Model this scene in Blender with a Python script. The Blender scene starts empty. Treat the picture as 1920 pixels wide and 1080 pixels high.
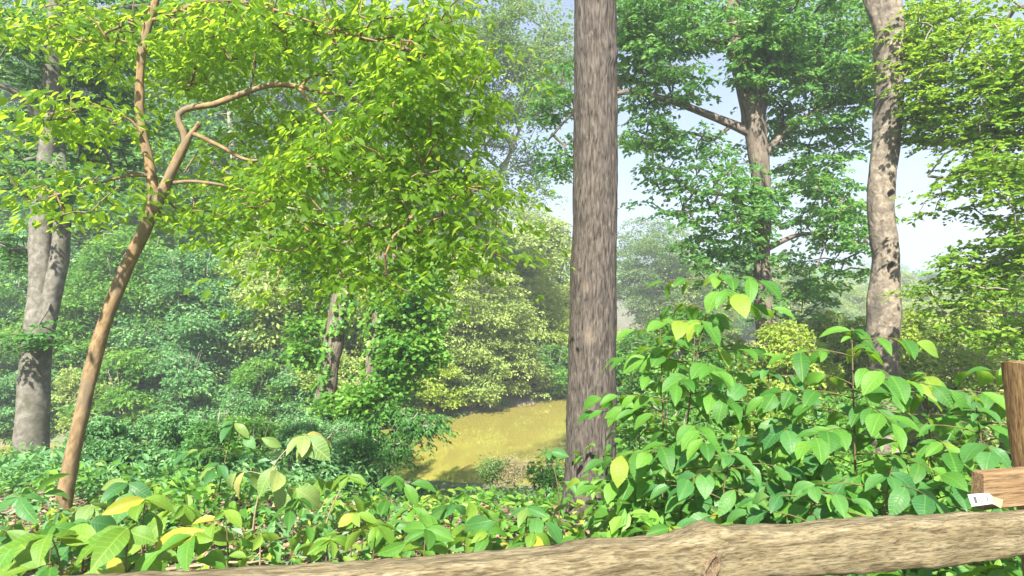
import bpy, math
import numpy as np
from mathutils import Matrix, Vector

rng = np.random.default_rng(7)
SC = bpy.context.scene
COL = SC.collection

# ------------------------------------------------------------------ camera, sky, sun, exposure
F = 1251.0                       # focal length in pixels of the 1920 px wide photograph
PITCH = math.atan2(20, F)        # horizon a little under the middle of the frame
CAM = np.array([0.0, 0.0, 1.6])
cam = bpy.data.cameras.new('camera')
cam.sensor_width = 36.0
cam.lens = 36.0 * F / 1920.0
cam.clip_start = 0.05
cam.clip_end = 3000.0
cam_o = bpy.data.objects.new('camera', cam)
cam_o.location = CAM
cam_o.rotation_euler = (math.pi / 2 + PITCH, 0, 0)
COL.objects.link(cam_o)
SC.camera = cam_o

SUN_EL = math.radians(44)
SUN_AZ = math.radians(-172)      # direction towards the sun, from +Y, clockwise: to the left and behind
to_sun = Vector((math.sin(SUN_AZ) * math.cos(SUN_EL), math.cos(SUN_AZ) * math.cos(SUN_EL), math.sin(SUN_EL)))
w = bpy.data.worlds.new('World')
SC.world = w
w.use_nodes = True
nt = w.node_tree
sky = nt.nodes.new('ShaderNodeTexSky')
sky.sky_type = 'NISHITA'
sky.sun_disc = False
sky.sun_elevation = SUN_EL
sky.sun_rotation = SUN_AZ
sky.air_density = 1.0
sky.dust_density = 0.0
sky.altitude = 3500
sky.ozone_density = 2.0
bg = nt.nodes['Background']
bg.inputs['Strength'].default_value = 0.05
nt.links.new(sky.outputs['Color'], bg.inputs['Color'])
sun = bpy.data.lights.new('sun', 'SUN')
sun.energy = 5.0
sun.angle = math.radians(1.0)
sun.color = (1.0, 0.95, 0.86)
sun_o = bpy.data.objects.new('sun', sun)
sun_o.rotation_euler = to_sun.to_track_quat('Z', 'Y').to_euler()
sun_o.location = (0, 0, 60)
COL.objects.link(sun_o)

SC.view_settings.view_transform = 'Standard'
SC.view_settings.look = 'None'
SC.view_settings.gamma = 1.0
SC.view_settings.use_curve_mapping = False
SC.view_settings.exposure = 2.3
cy = SC.cycles
cy.use_denoising = True
cy.max_bounces = 12
cy.diffuse_bounces = 10
cy.glossy_bounces = 2
cy.transmission_bounces = 4
cy.transparent_max_bounces = 4
cy.caustics_reflective = False
cy.caustics_refractive = False
cy.sample_clamp_indirect = 6.0

# ------------------------------------------------------------------ helpers
cp, sp = math.cos(PITCH), math.sin(PITCH)


def P(px, py, d):
    """a photograph pixel at forward distance d (metres) -> a point in the place"""
    x = (px - 960.0) / F * d
    u = (540.0 - py) / F * d
    return np.array([x, d * cp - u * sp, CAM[2] + u * cp + d * sp])


def norm(v):
    return v / np.maximum(np.linalg.norm(v, axis=-1, keepdims=True), 1e-9)


def _hash(i, j, k):
    n = (i * 73856093) ^ (j * 19349663) ^ (k * 83492791)
    n = (n ^ (n >> 13)) * 1274126177
    n = n & 0x7fffffff
    n = (n ^ (n >> 16)) & 0xffff
    return n / 65535.0


def vnoise(p):
    """smooth value noise 0..1 on (N,3) points"""
    p = np.asarray(p, float)
    i = np.floor(p).astype(np.int64)
    f = p - i
    f = f * f * (3 - 2 * f)
    r = 0
    for a in (0, 1):
        for b in (0, 1):
            for c in (0, 1):
                wt = (f[:, 0] if a else 1 - f[:, 0]) * (f[:, 1] if b else 1 - f[:, 1]) * (f[:, 2] if c else 1 - f[:, 2])
                r = r + wt * _hash(i[:, 0] + a, i[:, 1] + b, i[:, 2] + c)
    return r


def fbm(p, n=3):
    r, a, t = 0, 1.0, 0
    for k in range(n):
        r = r + a * vnoise(np.asarray(p) * 2 ** k + 17.3 * k)
        t += a
        a *= .5
    return r / t


def spline(pts, n):
    """Catmull-Rom through rows (any columns), n samples evenly by chord"""
    pts = np.asarray(pts, float)
    if len(pts) == 2:
        t = np.linspace(0, 1, n)[:, None]
        return pts[0] * (1 - t) + pts[1] * t
    ch = np.concatenate([[0], np.cumsum(np.linalg.norm(np.diff(pts[:, :3], axis=0), axis=1))])
    q = np.vstack([2 * pts[0] - pts[1], pts, 2 * pts[-1] - pts[-2]])
    s = np.linspace(0, ch[-1], n)
    i = np.clip(np.searchsorted(ch, s, side='right') - 1, 0, len(pts) - 2)
    t = ((s - ch[i]) / np.maximum(ch[i + 1] - ch[i], 1e-9))[:, None]
    p0, p1, p2, p3 = q[i], q[i + 1], q[i + 2], q[i + 3]
    return .5 * (2 * p1 + (p2 - p0) * t + (2 * p0 - 5 * p1 + 4 * p2 - p3) * t ** 2 + (3 * p1 - p0 - 3 * p2 + p3) * t ** 3)


def frames(c):
    t = norm(np.gradient(c, axis=0))
    ref = np.array([0.13, -1.0, 0.07]) if abs(t[0][2]) > .6 else np.array([0.05, 0.1, 1.0])
    a = norm(np.cross(ref, t))
    b = np.cross(t, a)
    return t, a, b


class MB:
    """collects tubes, quads and triangles into one mesh"""
    def __init__(s):
        s.v, s.f3, s.f4, s.uv3, s.uv4, s.n = [], [], [], [], [], 0

    def add(s, v, quads=None, tris=None, uvq=None):
        v = np.asarray(v, float).reshape(-1, 3)
        if quads is not None and len(quads):
            s.f4.append(np.asarray(quads, np.int64) + s.n)
            s.uv4.append(np.zeros((len(quads), 4, 2)) if uvq is None else uvq)
        if tris is not None and len(tris):
            s.f3.append(np.asarray(tris, np.int64) + s.n)
        s.v.append(v)
        s.n += len(v)

    def tube(s, c, r, seg=8, disp=None, cap=True):
        c = np.asarray(c, float)
        n = len(c)
        r = np.broadcast_to(np.asarray(r, float), (n,))
        t, a, b = frames(c)
        th = np.linspace(0, 2 * np.pi, seg, endpoint=False)
        dirs = a[:, None, :] * np.cos(th)[None, :, None] + b[:, None, :] * np.sin(th)[None, :, None]
        rr = np.repeat(r[:, None], seg, 1)
        v = c[:, None, :] + dirs * rr[:, :, None]
        L = np.concatenate([[0], np.cumsum(np.linalg.norm(np.diff(c, axis=0), axis=1))])
        if disp is not None:
            dd = disp(v.reshape(-1, 3), np.tile(th, n), np.repeat(L, seg), np.repeat(r, seg)).reshape(n, seg)
            v = v + dirs * dd[:, :, None]
        i = np.arange(n - 1)[:, None] * seg
        j = np.arange(seg)[None, :]
        j2 = (j + 1) % seg
        q = np.stack([i + j, i + j2, i + seg + j2, i + seg + j], -1).reshape(-1, 4)
        rm = float(np.mean(r))
        u0 = (j * (2 * np.pi / seg) * rm + 0 * i)
        u1 = ((j + 1) * (2 * np.pi / seg) * rm + 0 * i)
        v0 = L[:-1][:, None] + 0 * j
        v1 = L[1:][:, None] + 0 * j
        uv = np.stack([np.stack([u0, v0], -1), np.stack([u1, v0], -1), np.stack([u1, v1], -1), np.stack([u0, v1], -1)], 2).reshape(-1, 4, 2)
        vv = v.reshape(-1, 3)
        tris = []
        if cap:
            vv = np.vstack([vv, c[0], c[-1]])
            k = n * seg
            tris = [(k, (m + 1) % seg, m) for m in range(seg)] + [(k + 1, (n - 1) * seg + m, (n - 1) * seg + (m + 1) % seg) for m in range(seg)]
        s.add(vv, q, tris, uv)

    def box(s, lo, hi):
        (x0, y0, z0), (x1, y1, z1) = lo, hi
        v = [(x, y, z) for x in (x0, x1) for y in (y0, y1) for z in (z0, z1)]
        s.add(v, [(0, 1, 3, 2), (4, 6, 7, 5), (0, 4, 5, 1), (2, 3, 7, 6), (0, 2, 6, 4), (1, 5, 7, 3)])

    def mesh(s, name, mat, origin=(0, 0, 0), smooth=True, var=None):
        me = bpy.data.meshes.new(name)
        v = np.vstack(s.v) - np.asarray(origin)
        f4 = np.vstack(s.f4) if s.f4 else np.zeros((0, 4), np.int64)
        f3 = np.vstack(s.f3) if s.f3 else np.zeros((0, 3), np.int64)
        me.vertices.add(len(v))
        me.vertices.foreach_set('co', v.astype(np.float32).ravel())
        nl = f4.size + f3.size
        me.loops.add(nl)
        me.loops.foreach_set('vertex_index', np.concatenate([f4.ravel(), f3.ravel()]).astype(np.int32))
        npol = len(f4) + len(f3)
        me.polygons.add(npol)
        st = np.concatenate([np.arange(len(f4)) * 4, f4.size + np.arange(len(f3)) * 3]).astype(np.int32)
        me.polygons.foreach_set('loop_start', st)
        me.update(calc_edges=True)
        if len(f4) and s.uv4:
            ul = me.uv_layers.new(name='UVMap')
            uv = np.concatenate([np.vstack(s.uv4).reshape(-1, 2), np.zeros((f3.size, 2))])
            ul.data.foreach_set('uv', uv.astype(np.float32).ravel())
        if var is not None:
            at = me.attributes.new('var', 'FLOAT', 'FACE')
            at.data.foreach_set('value', np.asarray(var, np.float32))
        me.polygons.foreach_set('use_smooth', np.full(npol, smooth))
        me.validate()
        if mat:
            me.materials.append(mat)
        return me

    def build(s, name, mat, parent=None, origin=(0, 0, 0), smooth=True, var=None, kind=None):
        o = bpy.data.objects.new(name, s.mesh(name, mat, origin, smooth, var))
        COL.objects.link(o)
        o.parent = parent
        if kind:
            o['kind'] = kind
        return o


def thing(name, label, cat, loc, group=None):
    o = bpy.data.objects.new(name, None)
    o.empty_display_size = .2
    o.location = [float(q) for q in loc]
    COL.objects.link(o)
    o['label'] = label
    o['category'] = cat
    if group:
        o['group'] = group
    return o


# ------------------------------------------------------------------ materials
def new_mat(name):
    m = bpy.data.materials.new(name)
    m.use_nodes = True
    return m, m.node_tree, m.node_tree.nodes['Principled BSDF']


def N(nt, kind, **kw):
    n = nt.nodes.new(kind)
    for k, v in kw.items():
        if k.startswith('i_'):
            key = k[2:]
            n.inputs[int(key) if key.isdigit() else key.replace('_', ' ')].default_value = v
        else:
            setattr(n, k, v)
    return n


def ramp(nt, fac, stops):
    r = nt.nodes.new('ShaderNodeValToRGB')
    e = r.color_ramp.elements
    while len(e) < len(stops):
        e.new(.5)
    for k, (p, c) in enumerate(stops):
        e[k].position = p
        e[k].color = (*c, 1) if len(c) == 3 else c
    nt.links.new(fac, r.inputs['Fac'])
    return r.outputs['Color']


def leaf_mat(name, dark, mid, light, trans, tw=.35, rough=.45, spec=.35, obj=False):
    m, nt, b = new_mat(name)
    if obj:
        fac = N(nt, 'ShaderNodeObjectInfo').outputs['Random']
    else:
        fac = N(nt, 'ShaderNodeAttribute', attribute_name='var').outputs['Fac']
    c = ramp(nt, fac, [(0.03, dark), (.5, mid), (.9, light), (.985, (light[0] * 1.9, light[1] * 1.05, light[2]))] if obj else [(0.05, dark), (.5, mid), (.95, light)])
    if obj:      # a paler midrib and side veins on the big near leaves
        uv = N(nt, 'ShaderNodeTexCoord').outputs['UV']
        sep = N(nt, 'ShaderNodeSeparateXYZ')
        nt.links.new(uv, sep.inputs[0])
        ab = N(nt, 'ShaderNodeMath', operation='ABSOLUTE')
        nt.links.new(sep.outputs['X'], ab.inputs[0])
        ma = N(nt, 'ShaderNodeMath', operation='MULTIPLY_ADD', i_1=-0.55)
        nt.links.new(ab.outputs[0], ma.inputs[0])
        nt.links.new(sep.outputs['Y'], ma.inputs[2])
        fr = N(nt, 'ShaderNodeMath', operation='PINGPONG', i_1=.05)
        nt.links.new(ma.outputs[0], fr.inputs[0])
        vein = ramp(nt, fr.outputs[0], [(0.0, (1, 1, 1)), (.012, (0, 0, 0))])
        rib = ramp(nt, ab.outputs[0], [(0.0, (1, 1, 1)), (.03, (0, 0, 0))])
        mx = N(nt, 'ShaderNodeMixRGB', blend_type='LIGHTEN', i_Fac=1.0)
        nt.links.new(vein, mx.inputs[1])
        nt.links.new(rib, mx.inputs[2])
        mul = N(nt, 'ShaderNodeMath', operation='MULTIPLY', i_1=.45)
        nt.links.new(mx.outputs[0], mul.inputs[0])
        blend = N(nt, 'ShaderNodeMixRGB', blend_type='MIX')
        blend.inputs[2].default_value = (min(light[0] * 1.7, 1), min(light[1] * 1.5, 1), light[2] * 1.5, 1)
        nt.links.new(mul.outputs[0], blend.inputs['Fac'])
        nt.links.new(c, blend.inputs[1])
        nz = N(nt, 'ShaderNodeTexNoise', i_Scale=9.0, i_Detail=3.0)
        nt.links.new(N(nt, 'ShaderNodeTexCoord').outputs['Object'], nz.inputs['Vector'])
        hv = N(nt, 'ShaderNodeHueSaturation')
        vr = N(nt, 'ShaderNodeMapRange', i_3=.78, i_4=1.2)
        nt.links.new(nz.outputs['Fac'], vr.inputs[0])
        nt.links.new(vr.outputs[0], hv.inputs['Value'])
        nt.links.new(blend.outputs[0], hv.inputs['Color'])
        c = hv.outputs[0]
        oi = N(nt, 'ShaderNodeObjectInfo')
        va = N(nt, 'ShaderNodeVectorMath', operation='ADD')
        nt.links.new(N(nt, 'ShaderNodeTexCoord').outputs['Object'], va.inputs[0])
        sc5 = N(nt, 'ShaderNodeMath', operation='MULTIPLY', i_1=37.0)
        nt.links.new(oi.outputs['Random'], sc5.inputs[0])
        nt.links.new(sc5.outputs[0], va.inputs[1])
        ns_ = N(nt, 'ShaderNodeTexNoise', i_Scale=5.0, i_Detail=6.0, i_Roughness=.7)
        nt.links.new(va.outputs[0], ns_.inputs['Vector'])
        sf = ramp(nt, ns_.outputs['Fac'], [(.63, (0, 0, 0)), (.70, (.8, .8, .8))])
        ms_ = N(nt, 'ShaderNodeMixRGB')
        ms_.inputs[2].default_value = (.17, .11, .035, 1)
        nt.links.new(sf, ms_.inputs[0])
        nt.links.new(c, ms_.inputs[1])
        c = ms_.outputs[0]
        bp = N(nt, 'ShaderNodeBump', i_Strength=.35, i_Distance=.004)
        nt.links.new(mx.outputs[0], bp.inputs['Height'])
        nt.links.new(bp.outputs[0], b.inputs['Normal'])
    nt.links.new(c, b.inputs['Base Color'])
    b.inputs['Roughness'].default_value = rough
    b.inputs['Specular IOR Level'].default_value = spec
    tr = N(nt, 'ShaderNodeBsdfTranslucent')
    tc = N(nt, 'ShaderNodeMixRGB', blend_type='MIX', i_Fac=.75)
    tc.inputs[2].default_value = (*trans, 1)
    nt.links.new(c, tc.inputs[1])
    nt.links.new(tc.outputs[0], tr.inputs['Color'])
    ms = N(nt, 'ShaderNodeMixShader', i_Fac=tw)
    nt.links.new(b.outputs[0], ms.inputs[1])
    nt.links.new(tr.outputs[0], ms.inputs[2])
    nt.links.new(ms.outputs[0], nt.nodes['Material Output'].inputs['Surface'])
    return m


# pale patches coloured on the tall trunk: offsets from its base, radius
PALE_PATCHES = [(-.01, -.2, 1.55, .12), (-.04, -.2, 1.98, .085)]


def bark_mat(name, cols, su=45., sv=5., bump=.5, dist=.01, blotch=None, rough=.9, pale_patches=False):
    """bark from UV metres: su / sv are the noise scales round and along the stem"""
    m, nt, b = new_mat(name)
    uv = N(nt, 'ShaderNodeTexCoord').outputs['UV']
    mp = N(nt, 'ShaderNodeMapping')
    mp.inputs['Scale'].default_value = (su, sv, 1)
    nt.links.new(uv, mp.inputs[0])
    n1 = N(nt, 'ShaderNodeTexNoise', i_Scale=1.0, i_Detail=5.0, i_Roughness=.6, i_Distortion=.5)
    nt.links.new(mp.outputs[0], n1.inputs['Vector'])
    c = ramp(nt, n1.outputs['Fac'], [(0.32, cols[0]), (.5, cols[1]), (.68, cols[2])])
    oc = N(nt, 'ShaderNodeTexCoord').outputs['Object']
    n2 = N(nt, 'ShaderNodeTexNoise', i_Scale=2.6, i_Detail=6.0, i_Roughness=.65)
    nt.links.new(oc, n2.inputs['Vector'])
    if blotch:
        f2 = ramp(nt, n2.outputs['Fac'], [(.45, (0, 0, 0)), (.62, (1, 1, 1))])
        mx = N(nt, 'ShaderNodeMixRGB', blend_type='MIX')
        mx.inputs[2].default_value = (*blotch, 1)
        mu = N(nt, 'ShaderNodeMath', operation='MULTIPLY', i_1=.75)
        nt.links.new(f2, mu.inputs[0])
        nt.links.new(mu.outputs[0], mx.inputs[0])
        nt.links.new(c, mx.inputs[1])
        c = mx.outputs[0]
    if pale_patches:     # two paler patches mixed into the bark colour
        for (wx_, wy_, wz_, wr) in PALE_PATCHES:
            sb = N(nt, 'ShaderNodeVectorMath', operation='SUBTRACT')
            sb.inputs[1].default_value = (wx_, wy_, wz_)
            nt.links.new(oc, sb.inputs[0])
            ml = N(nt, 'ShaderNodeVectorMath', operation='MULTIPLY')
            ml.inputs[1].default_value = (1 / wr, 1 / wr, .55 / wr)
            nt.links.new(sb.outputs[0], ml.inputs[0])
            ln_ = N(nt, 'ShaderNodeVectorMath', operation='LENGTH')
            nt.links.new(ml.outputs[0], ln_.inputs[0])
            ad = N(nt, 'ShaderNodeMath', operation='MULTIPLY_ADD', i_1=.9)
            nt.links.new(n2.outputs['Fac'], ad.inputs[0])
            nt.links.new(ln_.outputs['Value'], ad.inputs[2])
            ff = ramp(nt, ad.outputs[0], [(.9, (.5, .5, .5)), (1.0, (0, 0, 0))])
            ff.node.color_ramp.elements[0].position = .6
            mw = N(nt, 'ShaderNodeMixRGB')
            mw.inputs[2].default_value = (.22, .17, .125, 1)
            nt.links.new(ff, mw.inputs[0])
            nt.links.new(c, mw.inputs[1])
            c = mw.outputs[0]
    nt.links.new(c, b.inputs['Base Color'])
    b.inputs['Roughness'].default_value = rough
    b.inputs['Specular IOR Level'].default_value = .2
    bp = N(nt, 'ShaderNodeBump', i_Strength=bump, i_Distance=dist)
    nt.links.new(n1.outputs['Fac'], bp.inputs['Height'])
    nt.links.new(bp.outputs[0], b.inputs['Normal'])
    return m


def wood_mat(name, cols, axis='X', scale=(3, 60, 60), bump=.4, rough=.85, stain=(.1, .08, .05)):
    m, nt, b = new_mat(name)
    oc = N(nt, 'ShaderNodeTexCoord').outputs['Object']
    mp = N(nt, 'ShaderNodeMapping')
    mp.inputs['Scale'].default_value = scale
    nt.links.new(oc, mp.inputs[0])
    n1 = N(nt, 'ShaderNodeTexNoise', i_Scale=1.0, i_Detail=7.0, i_Roughness=.68, i_Distortion=.35)
    nt.links.new(mp.outputs[0], n1.inputs['Vector'])
    c = ramp(nt, n1.outputs['Fac'], [(0.3, cols[0]), (.48, cols[1]), (.7, cols[2])])
    n2 = N(nt, 'ShaderNodeTexNoise', i_Scale=11.0, i_Detail=8.0, i_Roughness=.78)
    nt.links.new(oc, n2.inputs['Vector'])
    f = ramp(nt, n2.outputs['Fac'], [(.5, (0, 0, 0)), (.75, (1, 1, 1))])
    mu = N(nt, 'ShaderNodeMath', operation='MULTIPLY', i_1=.6)
    nt.links.new(f, mu.inputs[0])
    mx = N(nt, 'ShaderNodeMixRGB')
    mx.inputs[2].default_value = (*stain, 1)
    nt.links.new(mu.outputs[0], mx.inputs[0])
    nt.links.new(c, mx.inputs[1])
    mp3 = N(nt, 'ShaderNodeMapping')
    mp3.inputs['Scale'].default_value = [q * 3.2 for q in scale]
    nt.links.new(oc, mp3.inputs[0])
    n3 = N(nt, 'ShaderNodeTexNoise', i_Scale=1.0, i_Detail=4.0, i_Roughness=.6)
    nt.links.new(mp3.outputs[0], n3.inputs['Vector'])
    gr = ramp(nt, n3.outputs['Fac'], [(.36, (.42, .42, .42)), (.5, (1, 1, 1)), (.66, (1.25, 1.25, 1.25))])
    mg3 = N(nt, 'ShaderNodeMixRGB', blend_type='MULTIPLY', i_Fac=.9)
    nt.links.new(mx.outputs[0], mg3.inputs[1])
    nt.links.new(gr, mg3.inputs[2])
    nt.links.new(mg3.outputs[0], b.inputs['Base Color'])
    b.inputs['Roughness'].default_value = rough
    b.inputs['Specular IOR Level'].default_value = .2
    bp = N(nt, 'ShaderNodeBump', i_Strength=bump, i_Distance=.004)
    nt.links.new(n1.outputs['Fac'], bp.inputs['Height'])
    nt.links.new(bp.outputs[0], b.inputs['Normal'])
    return m


M = {}
M['leaf_yellow'] = leaf_mat('leaf_yellow_green', (.06, .155, .012), (.108, .225, .018), (.17, .30, .028), (.44, .62, .03), .7)
M['leaf_green'] = leaf_mat('leaf_mid_green', (.04, .15, .025), (.10, .25, .035), (.21, .38, .05), (.28, .50, .05), .48)
M['leaf_dark'] = leaf_mat('leaf_dark_green', (.03, .12, .03), (.07, .21, .045), (.15, .31, .06), (.2, .42, .06), .46)
M['leaf_blue'] = leaf_mat('leaf_blue_green', (.05, .16, .06), (.12, .28, .10), (.24, .43, .15), (.26, .48, .12), .45)
M['leaf_pale'] = leaf_mat('leaf_pale_olive', (.13, .21, .05), (.28, .38, .10), (.45, .54, .16), (.42, .52, .08), .45)
M['leaf_lime'] = leaf_mat('leaf_lime', (.15, .25, .03), (.27, .37, .05), (.40, .49, .08), (.44, .54, .05), .46)
M['leaf_grey'] = leaf_mat('leaf_grey_green', (.055, .12, .035), (.12, .215, .06), (.21, .32, .085), (.27, .42, .06), .46)
M['leaf_oak'] = leaf_mat('leaf_oak_green', (.04, .14, .035), (.10, .25, .055), (.20, .36, .07), (.28, .52, .07), .5)
M['leaf_maple'] = leaf_mat('leaf_maple_bright_green', (.06, .17, .02), (.15, .30, .03), (.28, .43, .045), (.42, .58, .04), .55)
M['leaf_dry'] = leaf_mat('leaf_dry_straw', (.12, .11, .05), (.3, .27, .13), (.42, .38, .2), (.3, .28, .1), .25)
M['litter'] = leaf_mat('dead_leaf_brown', (.10, .055, .035), (.22, .13, .08), (.38, .25, .16), (.2, .1, .05), .1, rough=.8)
M['big_green'] = leaf_mat('large_leaf_green', (.03, .12, .02), (.065, .19, .026), (.115, .26, .033), (.27, .48, .02), .46, .5, .3, True)
M['big_dark'] = leaf_mat('large_leaf_blue_green', (.03, .12, .035), (.055, .17, .042), (.09, .22, .05), (.2, .40, .04), .42, .45, .35, True)
M['big_lime'] = leaf_mat('large_leaf_yellow_green', (.075, .185, .02), (.12, .235, .028), (.185, .30, .04), (.34, .48, .03), .45, .5, .3, True)
M['big_pale'] = leaf_mat('large_leaf_pale_green', (.11, .20, .05), (.16, .26, .07), (.23, .32, .10), (.30, .42, .08), .42, .5, .3, True)
M['dog_leaf'] = leaf_mat('tree_leaf_yellow_green', (.06, .155, .012), (.108, .225, .018), (.17, .30, .028), (.44, .62, .03), .7, .45, .35, True)
M['bark_main'] = bark_mat('bark_fissured_grey_brown', ((.02, .016, .013), (.072, .06, .05), (.128, .108, .09)), 70, 9, 1.0, .02, pale_patches=True)
M['bark_tan'] = bark_mat('bark_smooth_tan', ((.10, .065, .03), (.19, .125, .06), (.27, .19, .10)), 30, 12, .6, .008, (.14, .11, .075))
M['bark_beech'] = bark_mat('bark_smooth_grey', ((.075, .068, .052), (.135, .124, .10), (.205, .19, .16)), 14, 9, .5, .012, (.07, .07, .045))
M['bark_snag'] = bark_mat('bark_mottled_pale', ((.07, .055, .04), (.17, .14, .105), (.27, .23, .175)), 12, 11, .8, .02, (.065, .058, .05))
M['bark_brown'] = bark_mat('bark_rough_brown', ((.05, .04, .03), (.125, .10, .078), (.20, .165, .13)), 24, 5, .8, .02)
M['bark_far'] = bark_mat('bark_plain_grey', ((.14, .12, .10), (.22, .19, .16), (.30, .26, .22)), 10, 3, .4, .01)
M['stem_green'] = bark_mat('stem_brown_green', ((.06, .05, .022), (.10, .08, .035), (.15, .12, .055)), 60, 12, .2, .002)
M['stem_tan'] = bark_mat('stem_pale_tan', ((.16, .12, .07), (.24, .185, .11), (.32, .26, .16)), 60, 12, .2, .002)

# ------------------------------------------------------------------ terrain and water
WATER = -3.4
near_pts = np.array([(-400, 12), (-60, 17), (-25, 18.5), (-14, 19.5), (-6, 19), (0, 18), (6, 17.5), (12, 18), (22, 22), (40, 30), (90, 42), (400, 60)], float)
far_pts = np.array([(-400, 15), (-60, 20.5), (-25, 22), (-14, 23.2), (-7, 25.5), (-2.9, 27.8), (2.7, 34), (6, 41), (10, 49), (16, 59), (30, 74), (60, 92), (120, 110), (400, 130)], float)


def shore(pts):
    x = np.concatenate([np.linspace(-90, 120, 420)])
    return np.stack([x, np.interp(x, pts[:, 0], pts[:, 1])], 1)


_ns, _fs = shore(near_pts), shore(far_pts)


def pdist(x, y, line):
    out = np.empty(len(x))
    for k in range(0, len(x), 4000):
        dx = x[k:k + 4000, None] - line[None, :, 0]
        dy = y[k:k + 4000, None] - line[None, :, 1]
        out[k:k + 4000] = np.sqrt((dx * dx + dy * dy).min(1))
    return out


def ground_z(x, y):
    x = np.atleast_1d(np.asarray(x, float))
    y = np.atleast_1d(np.asarray(y, float))
    ny = np.interp(x, near_pts[:, 0], near_pts[:, 1])
    fy = np.interp(x, far_pts[:, 0], far_pts[:, 1])
    dn, df = pdist(x, y, _ns), pdist(x, y, _fs)
    zn = np.interp(dn, [0, 4, 8, 12.2, 16, 400], [WATER, -2.6, -1.45, -.24, 0, .4])
    left = np.clip((8 - x) / 14, 0, 1)
    zf_l = np.interp(df, [0, 1, 6, 20, 60, 200, 900], [WATER, -2.8, -1.2, 4, 14, 24, 40])
    zf_r = np.interp(df, [0, 1, 8, 40, 120, 200, 300, 900], [WATER, -3.0, -2.6, -1.5, 2.5, 9, 12, 16])
    zf = zf_l * left + zf_r * (1 - left)
    zw = WATER - np.minimum(np.minimum(dn, df) * .35, 2.0)
    z = np.where(y <= ny, zn, np.where(y >= fy, zf, zw))
    q = np.stack([x, y, 0 * x], 1)
    amp = np.clip(np.minimum(dn, df) / 3, 0, 1)
    z = z + amp * ((fbm(q * .9) - .5) * .14 + (fbm(q * .16 + 9) - .5) * .5 * np.clip(df * 0 + (y - 9) / 10, 0, 1))
    return z


def gz(x, y):
    return float(ground_z(x, y)[0])


def axis_pts(a, fine_lo, fine_hi, step, lim):
    mid = np.arange(fine_lo, fine_hi, step)
    up = fine_hi + np.cumsum(step * 1.16 ** np.arange(60))
    dn = fine_lo - np.cumsum(step * 1.16 ** np.arange(60))
    return np.concatenate([dn[dn > -lim][::-1], mid, up[up < lim]])


xs = axis_pts(0, -16, 16, .22, 480)
ys = axis_pts(0, 0, 24, .22, 480)
gx, gy = np.meshgrid(xs, ys)
zz = ground_z(gx.ravel(), gy.ravel())
nx, ny_ = len(xs), len(ys)
idx = np.arange(nx * ny_).reshape(ny_, nx)
mb = MB()
mb.add(np.stack([gx.ravel(), gy.ravel(), zz], 1), np.stack([idx[:-1, :-1], idx[:-1, 1:], idx[1:, 1:], idx[1:, :-1]], -1).reshape(-1, 4))
m, nt, b = new_mat('forest_floor')
oc = N(nt, 'ShaderNodeTexCoord').outputs['Object']
n1 = N(nt, 'ShaderNodeTexNoise', i_Scale=14.0, i_Detail=8.0, i_Roughness=.7)
n2 = N(nt, 'ShaderNodeTexNoise', i_Scale=.9, i_Detail=4.0)
vo = N(nt, 'ShaderNodeTexVoronoi', i_Scale=38.0)
for n in (n1, n2, vo):
    nt.links.new(oc, n.inputs['Vector'])
c1 = ramp(nt, n1.outputs['Fac'], [(.3, (.09, .06, .04)), (.5, (.19, .13, .085)), (.72, (.32, .23, .15))])
mx = N(nt, 'ShaderNodeMixRGB', blend_type='OVERLAY', i_Fac=.5)
nt.links.new(c1, mx.inputs[1])
nt.links.new(vo.outputs['Color'], mx.inputs[2])
hs = N(nt, 'ShaderNodeHueSaturation', i_Saturation=.75)
nt.links.new(mx.outputs[0], hs.inputs['Color'])
mg = N(nt, 'ShaderNodeMixRGB')
mg.inputs[2].default_value = (.08, .12, .04, 1)
fg = ramp(nt, n2.outputs['Fac'], [(.38, (0, 0, 0)), (.58, (.85, .85, .85))])
nt.links.new(fg, mg.inputs[0])
nt.links.new(hs.outputs[0], mg.inputs[1])
nt.links.new(mg.outputs[0], b.inputs['Base Color'])
b.inputs['Roughness'].default_value = .95
bp = N(nt, 'ShaderNodeBump', i_Strength=.8, i_Distance=.03)
nt.links.new(n1.outputs['Fac'], bp.inputs['Height'])
nt.links.new(bp.outputs[0], b.inputs['Normal'])
mb.build('ground', m, kind='structure')

mb = MB()
wx, wy = np.linspace(-160, 300, 24), np.linspace(9, 180, 20)
gx, gy = np.meshgrid(wx, wy)
idx = np.arange(gx.size).reshape(gx.shape)
mb.add(np.stack([gx.ravel(), gy.ravel(), np.full(gx.size, WATER)], 1), np.stack([idx[:-1, :-1], idx[:-1, 1:], idx[1:, 1:], idx[1:, :-1]], -1).reshape(-1, 4))
m, nt, b = new_mat('reflection_tinted_water')
oc = N(nt, 'ShaderNodeTexCoord').outputs['Object']
n1 = N(nt, 'ShaderNodeTexNoise', i_Scale=2.2, i_Detail=2.0)
n2 = N(nt, 'ShaderNodeTexNoise', i_Scale=.45, i_Detail=5.0, i_Roughness=.6)
nt.links.new(oc, n1.inputs['Vector'])
nt.links.new(oc, n2.inputs['Vector'])
c = ramp(nt, n2.outputs['Fac'], [(.35, (.215, .19, .044)), (.65, (.25, .217, .05))])  # yellow of the reflected bank, and its mottling, painted into the base colour
nt.links.new(c, b.inputs['Base Color'])
b.inputs['Roughness'].default_value = .02
b.inputs['IOR'].default_value = 1.5
bp = N(nt, 'ShaderNodeBump', i_Strength=.05, i_Distance=.05)
nt.links.new(n1.outputs['Fac'], bp.inputs['Height'])
nt.links.new(bp.outputs[0], b.inputs['Normal'])
mb.build('lake_water', m, kind='structure')

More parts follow.
